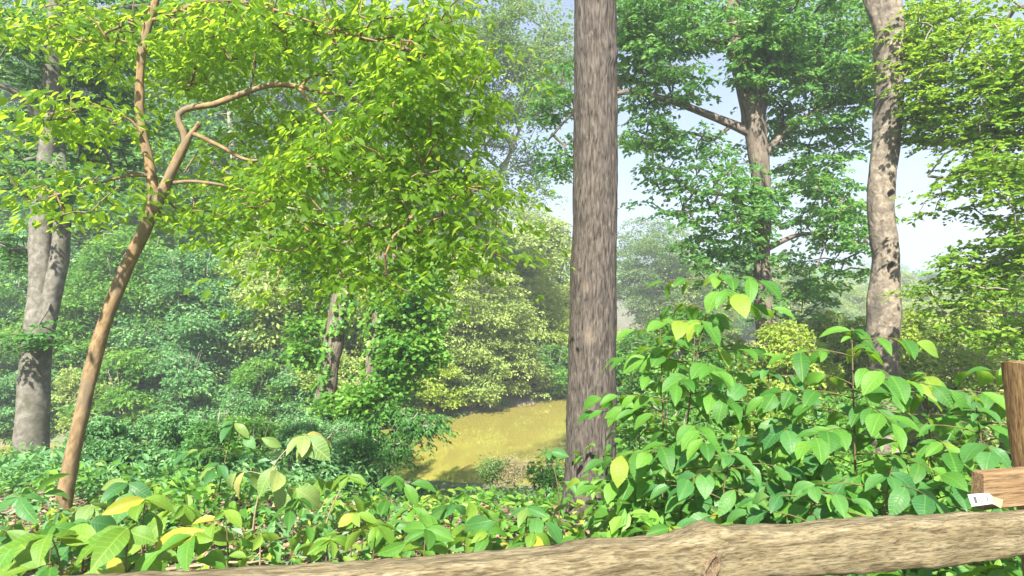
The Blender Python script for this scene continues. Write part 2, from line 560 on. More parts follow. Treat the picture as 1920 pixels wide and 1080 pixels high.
# ------------------------------------------------------------------ foliage machinery
T2 = (np.array([(0, 0, 0), (.5, .46, .10), (0, 1, -.10), (-.5, .46, .10)]), np.array([(0, 1, 2), (0, 2, 3)]))
T4 = (np.array([(0, 0, 0), (.36, .24, .07), (.46, .60, .08), (0, 1, -.14), (-.46, .60, .08), (-.36, .24, .07)]),
      np.array([(0, 1, 2), (0, 2, 3), (0, 3, 4), (0, 4, 5)]))
# a lobed leaf (oak, maple)
TL = (np.array([(0, 0, 0), (.5, .35, .08), (.2, .5, 0), (.55, .8, .05), (0, 1.05, -.1), (-.55, .8, .05), (-.2, .5, 0), (-.5, .35, .08)]),
      np.array([(0, 1, 2), (0, 2, 4), (2, 3, 4), (0, 4, 6), (4, 5, 6), (0, 6, 7)]))


def leaf_axes(pos, d, nrm):
    y = norm(d)
    x = norm(np.cross(y, nrm))
    z = np.cross(x, y)
    return x, y, z


def leaves_mesh(mbu, pos, d, nrm, L, W, tmpl=T2):
    x, y, z = leaf_axes(pos, d, nrm)
    tv, tf = tmpl
    v = (pos[:, None, :] + x[:, None, :] * (tv[None, :, 0:1] * W[:, None, None]) + y[:, None, :] * (tv[None, :, 1:2] * L[:, None, None])
         + z[:, None, :] * (tv[None, :, 2:3] * L[:, None, None]))
    n = len(pos)
    f = (tf[None] + (np.arange(n) * len(tv))[:, None, None]).reshape(-1, 3)
    mbu.add(v.reshape(-1, 3), None, f)
    return len(tf)


def sample_blobs(blobs, n, r, gap=.35, gscale=1.0):
    """spray centres inside ellipsoids (px,py,d,rpx,rpy,rdepth[,weight]); noise carves gaps"""
    wts = np.array([(bb[6] if len(bb) > 6 else 1) * bb[3] * bb[4] * (bb[5] ** .5) for bb in blobs], float)
    wts /= wts.sum()
    out = []
    for bb, wk in zip(blobs, wts):
        k = max(2, int(round(n * wk)))
        c = P(bb[0], bb[1], bb[2])
        sc = bb[2] / F
        u = norm(r.normal(size=(k * 4, 3)))
        u *= (r.random((k * 4, 1)) ** .42)
        p = c + u * np.array([bb[3] * sc, bb[5], bb[4] * sc])
        g = fbm(p / gscale + 31.7, 2)
        p = p[g > np.quantile(g, gap)]
        out.append(p[:k])
    return np.vstack(out)


def sprays(pts, r, R, per, L, W, flat=.25, droop=.25, tilt=.4, tmpl=T2, twigs=None, up=(0, 0, 1), hang=0.0):
    """leaf arrays for fan-shaped sprays around each point"""
    n = len(pts)
    k = n * per
    s = np.repeat(np.arange(n), per)
    Rs = (R * r.uniform(.65, 1.3, n))[s]
    if twigs:
        ph0 = r.uniform(0, 2 * np.pi, n)[s]
        tw = r.integers(0, twigs, k)
        ph = ph0 + tw * 2 * np.pi / twigs + np.sin(s * 12.9898 + tw * 4.1) * .35
        rad = Rs * (.12 + .88 * r.random(k))
        side = r.choice([-1, 1], k)
        cx, sy = np.cos(ph), np.sin(ph)
        base = np.stack([cx * rad, sy * rad, -droop * rad ** 2 / Rs + flat * Rs * r.normal(size=k) * .12], 1)
        ld = np.stack([np.cos(ph + side * .9), np.sin(ph + side * .9), np.full(k, -.15 - hang)], 1) + r.normal(size=(k, 3)) * .18
    else:
        ph = r.uniform(0, 2 * np.pi, k)
        rad = Rs * np.sqrt(r.random(k))
        base = np.stack([np.cos(ph) * rad, np.sin(ph) * rad, flat * Rs * r.normal(size=k) * .5 - droop * rad ** 2 / Rs], 1)
        ld = np.stack([np.cos(ph), np.sin(ph), np.full(k, -.2 - hang)], 1) + r.normal(size=(k, 3)) * .45
    sl = r.normal(size=(n, 3)) * .18
    tiltz = base[:, 0] * sl[s, 0] + base[:, 1] * sl[s, 1]
    base[:, 2] += tiltz
    pos = pts[s] + base
    nr = np.asarray(up, float) + r.normal(size=(k, 3)) * tilt
    sz = r.uniform(.7, 1.25, k)
    vs = r.random(n)
    var = np.clip(.5 * vs[s] + .5 * r.random(k), 0, 1)
    return pos, ld, nr, L * sz, W * sz * r.uniform(.8, 1.15, k), var, s


def attach(nodes, pts, up_pen=.5, path_pen=.12):
    """join each spray centre to the nearest earlier node: a branching skeleton. returns all nodes, parent index"""
    nn = [np.asarray(q, float) for q in nodes]
    par = [-1] * len(nn)
    plen = [0.0] * len(nn)
    A = np.zeros((len(nn) + len(pts), 3))
    A[:len(nn)] = nn
    PL = np.zeros(len(A))
    d0 = np.sqrt(((pts[:, None, :] - A[None, :len(nn), :]) ** 2).sum(-1)).min(1)
    order = np.argsort(d0)
    m_ = len(nn)
    for i in order:
        p = pts[i]
        df = A[:m_] - p
        dist = np.sqrt((df ** 2).sum(1))
        cost = dist + up_pen * np.maximum(df[:, 2], 0) + path_pen * PL[:m_]
        j = int(np.argmin(cost))
        A[m_] = p
        PL[m_] = PL[j] + dist[j]
        par.append(j)
        m_ += 1
    return A, np.array(par), order


def branch_tubes(mbu, A, par, n0, r, rmin=.006, rk=.0055, seg=5, rmax=.2):
    cnt = np.ones(len(A))
    for i in range(len(A) - 1, n0 - 1, -1):
        cnt[par[i]] += cnt[i]
    rad = np.minimum(rmin + rk * np.sqrt(cnt), rmax)
    for i in range(n0, len(A)):
        p, c = A[par[i]], A[i]
        d = np.linalg.norm(c - p)
        mid = (p + c) / 2 + r.normal(size=3) * d * .06 + np.array([0, 0, d * .05])
        r0 = min(rad[par[i]], rad[i] * 1.35) if par[i] >= n0 else rad[i] * 1.3
        mbu.tube(np.array([p, mid, c]), np.array([r0, (r0 + rad[i]) / 2, rad[i] * .8]), seg, cap=False)


def stem_pts(spec, d=None, ground=True, up=None):
    """rows (px,py,width_px[,d]) -> rows (x,y,z,radius); planted in the ground"""
    rows = []
    for q in spec:
        dd = q[3] if len(q) > 3 else d
        rows.append([*P(q[0], q[1], dd), q[2] / 2 / F * dd])
    rows = np.array(rows)
    if ground:
        g = gz(rows[0, 0], rows[0, 1])
        f = rows[0].copy()
        rows = rows[rows[:, 2] > g + .06]
        k_ = 1.0 if f[2] <= g + .06 else 1.12
        rows = np.vstack([[f[0], f[1], g - .18, f[3] * k_], rows])
    return rows


def rough_disp(amp, fr):
    def fn(v, th, L, r):
        q = np.stack([np.cos(th) * r * fr, np.sin(th) * r * fr, L * fr * .35], 1)
        return (fbm(q + 5.1, 3) - .5) * amp * 2
    return fn


def crown_tree(name, label, cat, stems, blobs, n, R, per, L, W, leaf, bark, seed, gap=.35, gscale=1.0, flat=.25, droop=.25, tilt=.4,
               tmpl=T2, twigs=None, limbs=(), group=None, disp=None, seg=12, ringlen=.25, extra_pts=None, rk=.0055, hang=0.0, keep=None, rmin=.005, up=(0, 0, 1)):
    """stems: list of row arrays (x,y,z,r), the first one is the trunk. returns the thing's Empty"""
    r = np.random.default_rng(seed)
    base = stems[0][0, :3].copy()
    base[2] = gz(base[0], base[1])
    root = thing(name, label, cat, base, group)
    nodes = []
    for k, st in enumerate(list(stems) + list(limbs)):
        ln = np.linalg.norm(np.diff(st[:, :3], axis=0), axis=1).sum()
        sm = spline(st, max(4, int(ln / ringlen)))
        sm[:, 3] = np.maximum(sm[:, 3], .003)
        t = MB()
        isl = k >= len(stems)
        t.tube(sm[:, :3], sm[:, 3], max(6, seg if not isl else seg // 2), disp if not isl else None)
        t.build('limb' if k else 'trunk', bark, root, base)
        lo = int(len(sm) * (.3 if k == 0 else .1))
        nodes += list(sm[lo::max(1, len(sm) // 14), :3])
    if n:
        pts = sample_blobs(blobs, n, r, gap, gscale)
        if keep is not None:
            pts = pts[keep(pts)]
        A, par, _ = attach(nodes, pts)
        t = MB()
        branch_tubes(t, A, par, len(nodes), r, rk=rk, rmin=rmin, seg=4)
        t.build('branch_network', bark, root, base, kind='stuff')
        a = sprays(pts, r, R, per, L, W, flat, droop, tilt, tmpl, twigs, up, hang)
        t = MB()
        nf = leaves_mesh(t, *a[:5], tmpl)
        t.build('crown', leaf, root, base, smooth=False, var=np.repeat(a[5], nf), kind='stuff')
    return root


def in_front(d):          # keep only spray centres farther than d metres from the camera
    return lambda p: p[:, 1] > d


# ------------------------------------------------------------------ the tall tree in front of the lake
def bark_ridges(v, th, L, r):
    q = np.stack([th * r * 26, L * 2.6, 0 * th], 1)
    q[:, 0] += (fbm(np.stack([th * 2, L * 1.7, 0 * th], 1)) - .5) * 2.2
    rid = 1 - np.abs(fbm(q, 2) - .5) * 4
    kz = P(1140, 105, 5.8)      # a healed branch scar high on the right of the trunk
    e = np.sqrt(((v[:, 0] - kz[0]) / .05) ** 2 + ((v[:, 2] - kz[2]) / .075) ** 2)
    scar = np.where(v[:, 1] < 5.8, .03 * np.exp(-((e - .9) / .45) ** 2) - .012 * np.exp(-(e / .4) ** 2), 0)
    return scar + np.clip(rid, 0, 1) * .012 - .006 + (fbm(np.stack([np.cos(th), np.sin(th), L * 1.1], 1) * 1.5) - .5) * .03


st = stem_pts([(1102, 985, 118), (1103, 945, 102), (1106, 890, 95), (1108, 800, 91), (1111, 600, 86), (1116, 300, 82), (1116, 0, 76), (1118, -500, 64), (1122, -1000, 52), (1124, -1700, 30), (1124, -2300, 8)], 5.8)
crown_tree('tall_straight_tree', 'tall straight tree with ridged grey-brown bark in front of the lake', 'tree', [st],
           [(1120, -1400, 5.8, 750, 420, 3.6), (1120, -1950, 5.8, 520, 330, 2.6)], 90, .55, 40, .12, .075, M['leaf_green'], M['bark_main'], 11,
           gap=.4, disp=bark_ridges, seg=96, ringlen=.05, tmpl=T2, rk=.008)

# ------------------------------------------------------------------ the slender leaning tree with yellow-green leaves
D = 5.6
tr = stem_pts([(114, 985, 34), (119, 940, 29), (148, 800, 27), (183, 650, 26), (228, 520, 25), (271, 430, 24), (288, 388, 22)], D)
left_stem = stem_pts([(284, 398, 22), (287, 360, 20), (280, 310, 18), (270, 260, 17), (262, 200, 16), (264, 120, 16), (274, 60, 15), (294, -5, 14), (330, -160, 9, 5.5), (380, -330, 5, 5.3)], D, False)
right_stem = stem_pts([(289, 396, 21), (308, 352, 19), (332, 300, 17), (349, 268, 15), (358, 252, 12), (368, 240, 10), (375, 229, 7)], D, False)
limb_a = stem_pts([(345, 280, 13), (347, 262, 13), (343, 246, 12), (336, 230, 12), (334, 216, 11.5), (345, 206, 11.5), (368, 200, 12), (400, 196, 12), (440, 181, 11.5), (500, 161, 11), (545, 160, 9.5), (600, 172, 8), (665, 187, 6.5), (725, 216, 5, 5.4), (770, 265, 4, 5.3), (800, 330, 3, 5.2)], D, False)
limb_b = stem_pts([(362, 250, 8), (415, 275, 7), (465, 300, 6), (540, 298, 5, 5.4), (610, 318, 4, 5.3), (690, 350, 3, 5.2)], D, False)
limb_c = stem_pts([(325, 343, 7), (360, 340, 6), (410, 346, 5), (480, 364, 3.5, 5.8), (540, 395, 3, 5.9)], D, False)
limb_d = stem_pts([(560, 165, 6), (620, 230, 5, 5.4), (670, 280, 5, 5.3), (720, 330, 4, 5.2), (790, 430, 3, 5.1)], D, False)
limb_e = stem_pts([(268, 250, 6), (230, 215, 5, 5.5), (160, 200, 4, 5.2), (90, 215, 3, 5.0)], D, False)
limb_f = stem_pts([(282, 330, 6), (240, 330, 5, 5.4), (180, 345, 4, 5.1), (90, 370, 3, 4.9)], D, False)
limb_g = stem_pts([(280, 40, 7), (400, 0, 6), (520, 20, 5, 5.4), (640, 60, 4, 5.2), (760, 90, 3, 5.1)], D, False)
yb = [(560, 60, 5.7, 360, 120, .7), (710, 300, 5.3, 230, 160, .6, 1.1), (520, 260, 6.0, 210, 140, .5), (860, 410, 5.2, 115, 105, .5, 1.1), (120, 215, 5.2, 150, 60, .4, .8), (150, 365, 5.0, 165, 60, .4, .8),
      (380, 80, 6.2, 240, 110, .5), (800, 120, 5.2, 140, 160, .6), (640, 465, 5.4, 190, 75, .5), (940, 480, 5.2, 45, 40, .3), (470, 410, 5.9, 150, 60, .4), (760, 530, 5.4, 70, 40, .4, .7), (130, 70, 5.8, 170, 90, .5, .7), (520, 540, 5.6, 50, 40, .3, .6)]
rr = np.random.default_rng(21)
base = tr[0, :3].copy()
base[2] = gz(base[0], base[1])
yt = thing('slender_leaning_tree', 'slender leaning forked tree with yellow-green leaves at the left', 'tree', base)
nodes = []
for k, st in enumerate([tr, left_stem, right_stem, limb_a, limb_b, limb_c, limb_d, limb_e, limb_f, limb_g]):
    ln = np.linalg.norm(np.diff(st[:, :3], axis=0), axis=1).sum()
    sm = spline(st, max(8, int(ln / .05)))
    sm[:, 3] = np.maximum(sm[:, 3], .003)
    t = MB()
    t.tube(sm[:, :3], sm[:, 3], 24 if k < 3 else 10, rough_disp(.012, 12) if k < 3 else rough_disp(.004, 14))
    t.build('trunk' if k == 0 else ('fork_stem' if k < 3 else 'limb'), M['bark_tan'], yt, base)
    if k:
        nodes += list(sm[3::4, :3])
pts = sample_blobs(yb, 600, rr, .08, .5)
_px, _py = 960 + pts[:, 0] / pts[:, 1] * F, 560 - (pts[:, 2] - 1.6) / pts[:, 1] * F
_cl = ((_px > 225) & (_px < 330) & (_py < 400)) | ((_px > 290) & (_px < 560) & (_py > 130) & (_py < 310))
pts[_cl & (pts[:, 1] < 6.1), 1] += .75      # the forked stems stand in front of their own leaves
A, par, _ = attach(nodes, pts, .3, .05)
t = MB()
branch_tubes(t, A, par, len(nodes), rr, rmin=.003, rk=.0022, seg=4)
t.build('branch_network', M['bark_tan'], yt, base, kind='stuff')
a = list(sprays(pts, rr, .42, 30, .076, .046, .5, .3, .6, T4, 6, hang=.35))
# the 300 leaves that show largest are objects of their own, the rest one mesh
vis = np.argsort(a[0][:, 1] + rr.random(len(a[0])) * .25)
inpx = a[0][:, 0] / a[0][:, 1] * F + 960
inpy = 560 - (a[0][:, 2] - 1.6) / a[0][:, 1] * F
vis = [i for i in vis if 5 < inpx[i] < 1000 and 5 < inpy[i] < 600][:300]
rest = np.setdiff1d(np.arange(len(a[0])), vis)
t = MB()
nf = leaves_mesh(t, *[q[rest] for q in a[:5]], T4)
t.build('crown', M['leaf_yellow'], yt, base, smooth=False, var=np.repeat(a[5][rest], nf), kind='stuff')


def big_leaf_mesh(name, mat, width=.55, fold=.12, curl=.22, obov=.0, wav=.0, seed=0):
    """one leaf, 1 long: pointed blade of 6 x 4 faces, folded along the midrib and curling down"""
    r = np.random.default_rng(seed)
    n = 7
    t = np.linspace(0, 1, n)
    prof = np.sin(np.pi * np.clip(t, 0, 1) ** (.82 + obov)) ** .8 * width / 2
    prof[-1] = 0.002
    prof[0] = .012
    zc = -curl * t ** 2 + .05 * np.sin(t * np.pi)
    v, uv = [], []
    cols = [-1, -.55, 0, .55, 1]
    for i in range(n):
        for c in cols:
            wv = wav * math.sin(t[i] * 14 + c * 2 + seed) * abs(c)
            v.append((c * prof[i], t[i], zc[i] + fold * abs(c) * prof[i] * 1.6 - .25 * fold * (c * c) * prof[i] + wv))
            uv.append((c * prof[i], t[i]))
    q, uq = [], []
    for i in range(n - 1):
        for c in range(4):
            f = (i * 5 + c, i * 5 + c + 1, i * 5 + c + 6, i * 5 + c + 5)
            q.append(f)
            uq.append([uv[k] for k in f])
    mbu = MB()
    mbu.add(v, q, None, np.array(uq))
    return mbu.mesh(name, mat)


LEAVES = {}
for key in ('big_green', 'big_dark', 'big_lime', 'big_pale'):
    LEAVES[key] = [big_leaf_mesh('leaf', M[key], wd, fo, cu, ob, wv, sd) for sd, (wd, fo, cu, ob, wv) in
                   enumerate([(.52, .25, .22, .3, .01), (.58, .15, .35, .2, .012), (.47, .35, .12, .1, .008), (.55, .2, .5, .35, .015)])]
LEAVES['dog_leaf'] = [big_leaf_mesh('leaf', M['dog_leaf'], wd, fo, cu, 0, .01, sd) for sd, (wd, fo, cu) in enumerate([(.6, .25, .2), (.55, .15, .3)])]


def leaf_object(mesh, parent, origin, pos, d, nr, L, wscale=1.0):
    y = Vector(d).normalized()
    x = y.cross(Vector(nr)).normalized()
    z = x.cross(y)
    o = bpy.data.objects.new('leaf', mesh)
    mt = Matrix(((x[0] * L * wscale, y[0] * L, z[0] * L, pos[0] - origin[0]), (x[1] * L * wscale, y[1] * L, z[1] * L, pos[1] - origin[1]),
                 (x[2] * L * wscale, y[2] * L, z[2] * L, pos[2] - origin[2]), (0, 0, 0, 1)))
    COL.objects.link(o)
    o.parent = parent
    o.matrix_basis = mt
    return o


for k, i in enumerate(vis):
    leaf_object(LEAVES['dog_leaf'][k % 2], yt, base, a[0][i], a[1][i], a[2][i], float(a[3][i]) * 1.05)

# ------------------------------------------------------------------ the grey twin-stemmed tree at the left
D = 11.0
st = stem_pts([(52, 905, 76), (56, 860, 60), (62, 760, 54), (70, 640, 50), (75, 540, 40), (77, 420, 37), (85, 330, 34), (92, 250, 31), (98, 120, 28), (104, 0, 24), (110, -300, 14), (112, -520, 5)], D)
s2 = stem_pts([(76, 660, 34), (94, 570, 32), (110, 490, 32), (117, 420, 31), (112, 330, 28), (106, 250, 28, 11.3), (110, 120, 22, 11.6), (130, -100, 14, 12), (140, -300, 5, 12)], D, False)
lm = [stem_pts([(92, 250, 16), (40, 180, 12, 10.6), (-30, 150, 8, 10.2)], D, False), stem_pts([(100, 60, 14), (180, 20, 10, 11.3), (280, 10, 6, 11.6)], D, False), stem_pts([(98, 110, 12), (20, 40, 9, 11.4), (-60, 10, 6, 11.6)], D, False)]
crown_tree('twin_stemmed_tree', 'grey smooth-barked twin-stemmed tree at the far left edge', 'tree', [st, s2],
           [(60, 90, 11.5, 190, 110, 1.8), (10, 290, 11.2, 110, 90, 1.2), (200, 260, 12.6, 130, 130, 1.0), (240, 60, 12.5, 160, 90, 1.2), (20, 480, 12.2, 70, 60, .8), (60, -200, 11.5, 250, 150, 2.4, .3), (80, 360, 10.4, 70, 60, .3, 1.5), (60, 640, 10.5, 60, 50, .3, 1.2)],
           430, .36, 70, .095, .06, M['leaf_dark'], M['bark_beech'], 31, gap=.25, flat=.15, droop=.2, tilt=.45, twigs=6, tmpl=T2, limbs=lm, disp=rough_disp(.035, 4), seg=36, ringlen=.09)

# ------------------------------------------------------------------ the pale trunk with holes
D = 10.0
sn = stem_pts([(1668, 900, 60), (1664, 780, 54), (1655, 650, 50), (1657, 590, 56), (1657, 560, 55), (1661, 480, 47), (1652, 400, 45), (1655, 330, 47), (1665, 240, 48), (1667, 160, 46), (1668, 100, 54), (1668, 50, 50), (1664, -20, 42), (1662, -160, 36), (1664, -320, 28)], D)
fork = stem_pts([(1663, 92, 34), (1652, 55, 31), (1640, 15, 28), (1622, -40, 25), (1590, -150, 20), (1550, -320, 8)], D, False)
stub = stem_pts([(1672, 82, 20), (1688, 64, 17), (1700, 48, 14)], D, False)
holes = [(1660, 504, .065, 1.2), (1660, 367, .06, .8), (1670, 138, .045, .9)]
hole_w = [(P(hx, hy, D), hr, asp) for hx, hy, hr, asp in holes]


def snag_disp(v, th, L, r):
    d = (fbm(np.stack([np.cos(th) * 1.1, np.sin(th) * 1.1, L * 2.0], 1) + 3.3, 4) - .5) * .075
    for c, hr, asp in hole_w:
        e = np.sqrt(((v[:, 0] - c[0]) / hr) ** 2 + ((v[:, 2] - c[2]) / (hr * asp)) ** 2)
        fr = v[:, 1] < c[1]
        lip = np.exp(-((e - 1.35) / .3) ** 2) * .012
        d = d + np.where(fr, lip - .16 * (1 / (1 + np.exp((e - 1.0) * 18))), 0)
    return d


snag = crown_tree('pale_trunk_tree', 'pale mottled bare trunk with dark woodpecker holes at the right', 'tree', [sn, fork, stub], [], 0, .3, 10, .1, .1, None, M['bark_snag'], 41,
                  disp=snag_disp, seg=88, ringlen=.021)

# ------------------------------------------------------------------ oak behind, with the limb reaching left
D = 14.5
ok = stem_pts([(1446, 900, 46), (1440, 700, 38), (1432, 560, 34), (1428, 480, 32), (1425, 330, 34), (1415, 240, 40), (1408, 200, 36), (1390, 130, 32), (1376, 40, 28), (1368, -100, 20), (1360, -300, 6)], D)
ok2 = stem_pts([(1414, 225, 36), (1428, 150, 32), (1436, 80, 28), (1440, 0, 24), (1450, -160, 14), (1455, -300, 5)], D, False)
ol = [stem_pts([(1412, 250, 22), (1370, 232, 17), (1320, 212, 14), (1250, 187, 12), (1170, 173, 10), (1080, 210, 6, 14.2), (1030, 260, 4, 14)], D, False),
      stem_pts([(1425, 300, 14), (1480, 240, 10), (1550, 200, 8), (1620, 190, 5)], D, False), stem_pts([(1428, 420, 12), (1370, 370, 8, 14.0), (1300, 360, 5, 13.8)], D, False),
      stem_pts([(1430, 470, 12), (1500, 440, 8), (1580, 440, 5)], D, False)]
crown_tree('rough_barked_oak', 'rough-barked leafy tree between the tall trunk and the pale trunk', 'tree', [ok, ok2],
           [(1390, 40, 14.5, 250, 120, 2.0), (1240, 120, 14.5, 110, 100, 1.5), (1215, 265, 14.2, 80, 55, 1.0), (1060, 285, 14.3, 60, 50, .9), (1040, 190, 14.3, 50, 70, .8), (1530, 210, 14.8, 130, 170, 1.8),
            (1360, 370, 13.8, 105, 85, 1.2, .8), (1560, 440, 14.8, 100, 110, 1.5, .9), (1480, 550, 14.6, 90, 60, 1.2, .7), (1380, 480, 14.2, 80, 70, .8, .8), (1330, 270, 14.4, 60, 45, .7, .6), (1600, 80, 14.5, 110, 130, 1.6), (1190, 40, 14.5, 70, 60, 1.0), (1425, 430, 13.9, 60, 120, .3, 1.0), (1420, 90, 13.8, 70, 70, .3, 1.5), (1260, 325, 14.3, 90, 35, .8, .7), (1300, 440, 14.3, 60, 40, .6, .7), (1220, 390, 14.3, 50, 25, .5, .4)],
           1000, .4, 50, .125, .07, M['leaf_oak'], M['bark_brown'], 51, gap=.25, gscale=.7, flat=.7, droop=.3, tilt=1.0, twigs=6, tmpl=T2, limbs=ol, disp=rough_disp(.05, 6), seg=24, ringlen=.12, hang=.25)

# ------------------------------------------------------------------ layered tree reaching in from the right edge
D = 8.5
kt = stem_pts([(2190, 930, 60), (2180, 600, 54), (2170, 200, 48), (2165, -200, 38), (2160, -600, 20), (2158, -800, 6)], D)
kl = [stem_pts([(2172, 480, 16), (2050, 440, 13), (1930, 470, 9), (1820, 500, 5)], D, False), stem_pts([(2172, 250, 16), (2040, 180, 13), (1900, 170, 9, 9), (1780, 120, 6, 9.6), (1700, 170, 4, 9.8)], D, False),
      stem_pts([(2168, 360, 14), (2020, 320, 11), (1900, 330, 8), (1800, 270, 5, 9), (1740, 330, 3, 9.2)], D, False), stem_pts([(2175, 620, 12), (2050, 600, 9), (1920, 590, 6), (1800, 580, 4)], D, False),
      stem_pts([(2166, 50, 14), (2030, 0, 11), (1890, 20, 9, 9.4), (1880, 50, 7, 9.5), (1800, 55, 5, 9.6)], D, False)]
crown_tree('layered_maple', 'tree with flat layers of bright leaves reaching in from the right edge', 'tree', [kt],
           [(1850, 140, 9.2, 150, 110, 1.2), (1790, 50, 9.8, 120, 60, 1.0), (1880, 330, 8.4, 75, 80, 1.0, 1.3), (1900, 500, 8.2, 100, 80, .9, 1.4), (1790, 560, 8.8, 90, 40, .5, .9), (1860, 620, 8.2, 90, 40, .5, .9), (1720, 90, 10, 80, 100, .8), (1740, 200, 10, 70, 80, .8), (1830, 240, 9, 110, 80, .8),
            (1750, 260, 9.8, 55, 60, .6, .8), (1760, 400, 9, 40, 30, .4, .5), (1980, 250, 8.4, 100, 250, 1.2, .8), (1820, 480, 8.6, 60, 30, .5)],
           760, .34, 46, .08, .055, M['leaf_maple'], M['bark_far'], 61, gap=.2, gscale=.5, flat=.1, droop=.25, tilt=.5, twigs=5, tmpl=T2, limbs=kl, rk=.004, rmin=.003)

# ------------------------------------------------------------------ ivy-clad pair on the near bank
def ivy(root, st, lo, hi, n, base, spread, seed, leaf, L=.11):
    r = np.random.default_rng(seed)
    sm = spline(st, 200)
    i = (lo + (hi - lo) * r.random(n) ** .9) * 199
    i = i.astype(int)
    c, rad = sm[i, :3], sm[i, 3]
    th = r.uniform(0, 2 * np.pi, n)
    out = np.stack([np.cos(th), np.sin(th), 0 * th], 1)
    clump = fbm(np.stack([np.cos(th) * 1.3, np.sin(th) * 1.3, c[:, 2] * 1.6], 1) + seed, 2)
    p = c + out * (rad + .01 + spread * np.clip(clump - .42, 0, 1) * 3 * r.random(n))[:, None]
    keepm = clump > .4
    p, out = p[keepm], out[keepm]
    k = len(p)
    ld = out * .5 + np.array([0, 0, -1.0]) + r.normal(size=(k, 3)) * .5
    nr = out + np.array([0, 0, .6]) + r.normal(size=(k, 3)) * .4
    sz = r.uniform(.7, 1.3, k)
    t = MB()
    nf = leaves_mesh(t, p, ld, nr, L * sz, L * .85 * sz, TL)
    t.build('ivy', leaf, root, base, smooth=False, var=np.repeat(r.random(k), nf), kind='stuff')


D = 14.0
e1 = stem_pts([(598, 880, 56), (606, 790, 44), (615, 700, 38), (626, 640, 38), (638, 560, 35), (648, 500, 30), (654, 450, 28), (657, 415, 20)], D)
r1 = crown_tree('ivy_clad_tree', 'thick brown trunk wrapped in ivy, left of the ivy-clad pair by the water', 'tree', [e1],
                [(575, 610, 14.3, 30, 90, .5), (655, 760, 13.6, 40, 45, .5), (570, 480, 14.5, 60, 60, .8), (630, 800, 13.6, 40, 50, .5)],
                120, .3, 55, .11, .085, M['leaf_green'], M['bark_brown'], 71, gap=.3, tmpl=TL, tilt=.6, flat=.5, disp=rough_disp(.05, 6), seg=28, ringlen=.1)
ivy(r1, e1, .02, .9, 1300, [*e1[0, :2], gz(e1[0, 0], e1[0, 1])], .35, 3, M['leaf_green'])
e2 = stem_pts([(672, 880, 36), (680, 780, 30), (698, 690, 28), (706, 610, 25), (716, 530, 25), (720, 470, 20), (723, 430, 14)], 13.4)
e2b = stem_pts([(712, 560, 18), (730, 510, 16), (738, 480, 14), (752, 430, 9), (760, 405, 6)], 13.4, False)
r2 = crown_tree('ivy_clad_tree', 'thinner forked trunk with leafy ivy, right of the ivy-clad pair by the water', 'tree', [e2, e2b],
                [(775, 590, 13.4, 45, 115, .7, 1.4), (755, 690, 13.2, 40, 50, .6), (700, 740, 13, 40, 40, .4)],
                130, .38, 60, .11, .085, M['leaf_green'], M['bark_brown'], 72, gap=.4, gscale=.5, tmpl=TL, tilt=.6, flat=.5, disp=rough_disp(.03, 7), seg=20, ringlen=.1)
ivy(r2, e2, .02, .9, 1200, [*e2[0, :2], gz(e2[0, 0], e2[0, 1])], .3, 4, M['leaf_green'])

# ------------------------------------------------------------------ other trees, shrubs: (stem pixels, blobs, ...)
def bush(name, label, px, d, blobs, n, R, per, L, W, leaf, seed, cat='shrub', bark='bark_far', stems=3, group=None, top=None, w0=None, **kw):
    """multi-stemmed shrub or understory tree rooted at pixel column px, distance d"""
    r = np.random.default_rng(seed)
    x = (px - 960) / F * d
    g = gz(x, d)
    tz = top if top is not None else max(P(bb[0], bb[1], bb[2])[2] for bb in blobs)
    tz = max(tz, g + .3)
    cx = float(np.mean([P(bb[0], bb[1], bb[2])[0] for bb in blobs]))
    w0 = w0 or .012 * (tz - g) + .012
    rows = []
    for k in range(stems):
        h = (tz - g) * r.uniform(.75, 1.0)
        ex = (cx - x) * .8 + r.normal() * .10 * h
        ey = r.normal() * .1 * h
        rows.append(np.array([[x + r.normal() * .03 * k, d + r.normal() * .03 * k, g - .15, w0 * 1.2], [x + ex * .3, d + ey * .3, g + h * .35, w0 * .8], [x + ex * .75, d + ey * .8, g + h * .75, w0 * .5], [x + ex, d + ey, g + h, w0 * .15]]))
    return crown_tree(name, label, cat, rows, blobs, n, R, per, L, W, leaf, M[bark], seed, group=group, seg=8, ringlen=.4, **kw)


LT, LS = 'trees on the far bank', 'shrubs along the far shore'
# tall trees up the left bank
bush('bank_tree', 'tall dark blue-green tree on the bank, behind the twin grey stems', 60, 34, [(60, 420, 34, 170, 220, 4), (40, 100, 35, 160, 180, 4)], 300, .8, 60, .17, .11, M['leaf_dark'], 101, 'tree', 'bark_far', 1, LT, w0=.3, tilt=.6)
bush('bank_tree', 'tall hazy blue-green tree on the bank, right of the leaning trunk', 330, 37, [(360, 480, 37, 130, 170, 4), (330, 180, 38, 170, 200, 5)], 320, .85, 60, .18, .12, M['leaf_blue'], 102, 'tree', 'bark_far', 1, LT, w0=.3, tilt=.6)
bush('bank_tree', 'tall grey-trunked tree on the far bank, left of the ivy-clad pair', 458, 33, [(470, 270, 34, 150, 170, 4), (520, 60, 35, 170, 140, 4)], 280, .8, 60, .17, .11, M['leaf_blue'], 103, 'tree', 'bark_far', 1, LT, w0=.28, tilt=.6)
bush('bank_tree', 'tall green tree on the far bank, behind the ivy-clad pair', 640, 36, [(650, 420, 36, 140, 240, 4), (680, 120, 37, 170, 170, 4)], 320, .85, 60, .18, .12, M['leaf_green'], 104, 'tree', 'bark_far', 1, LT, w0=.3, tilt=.6)
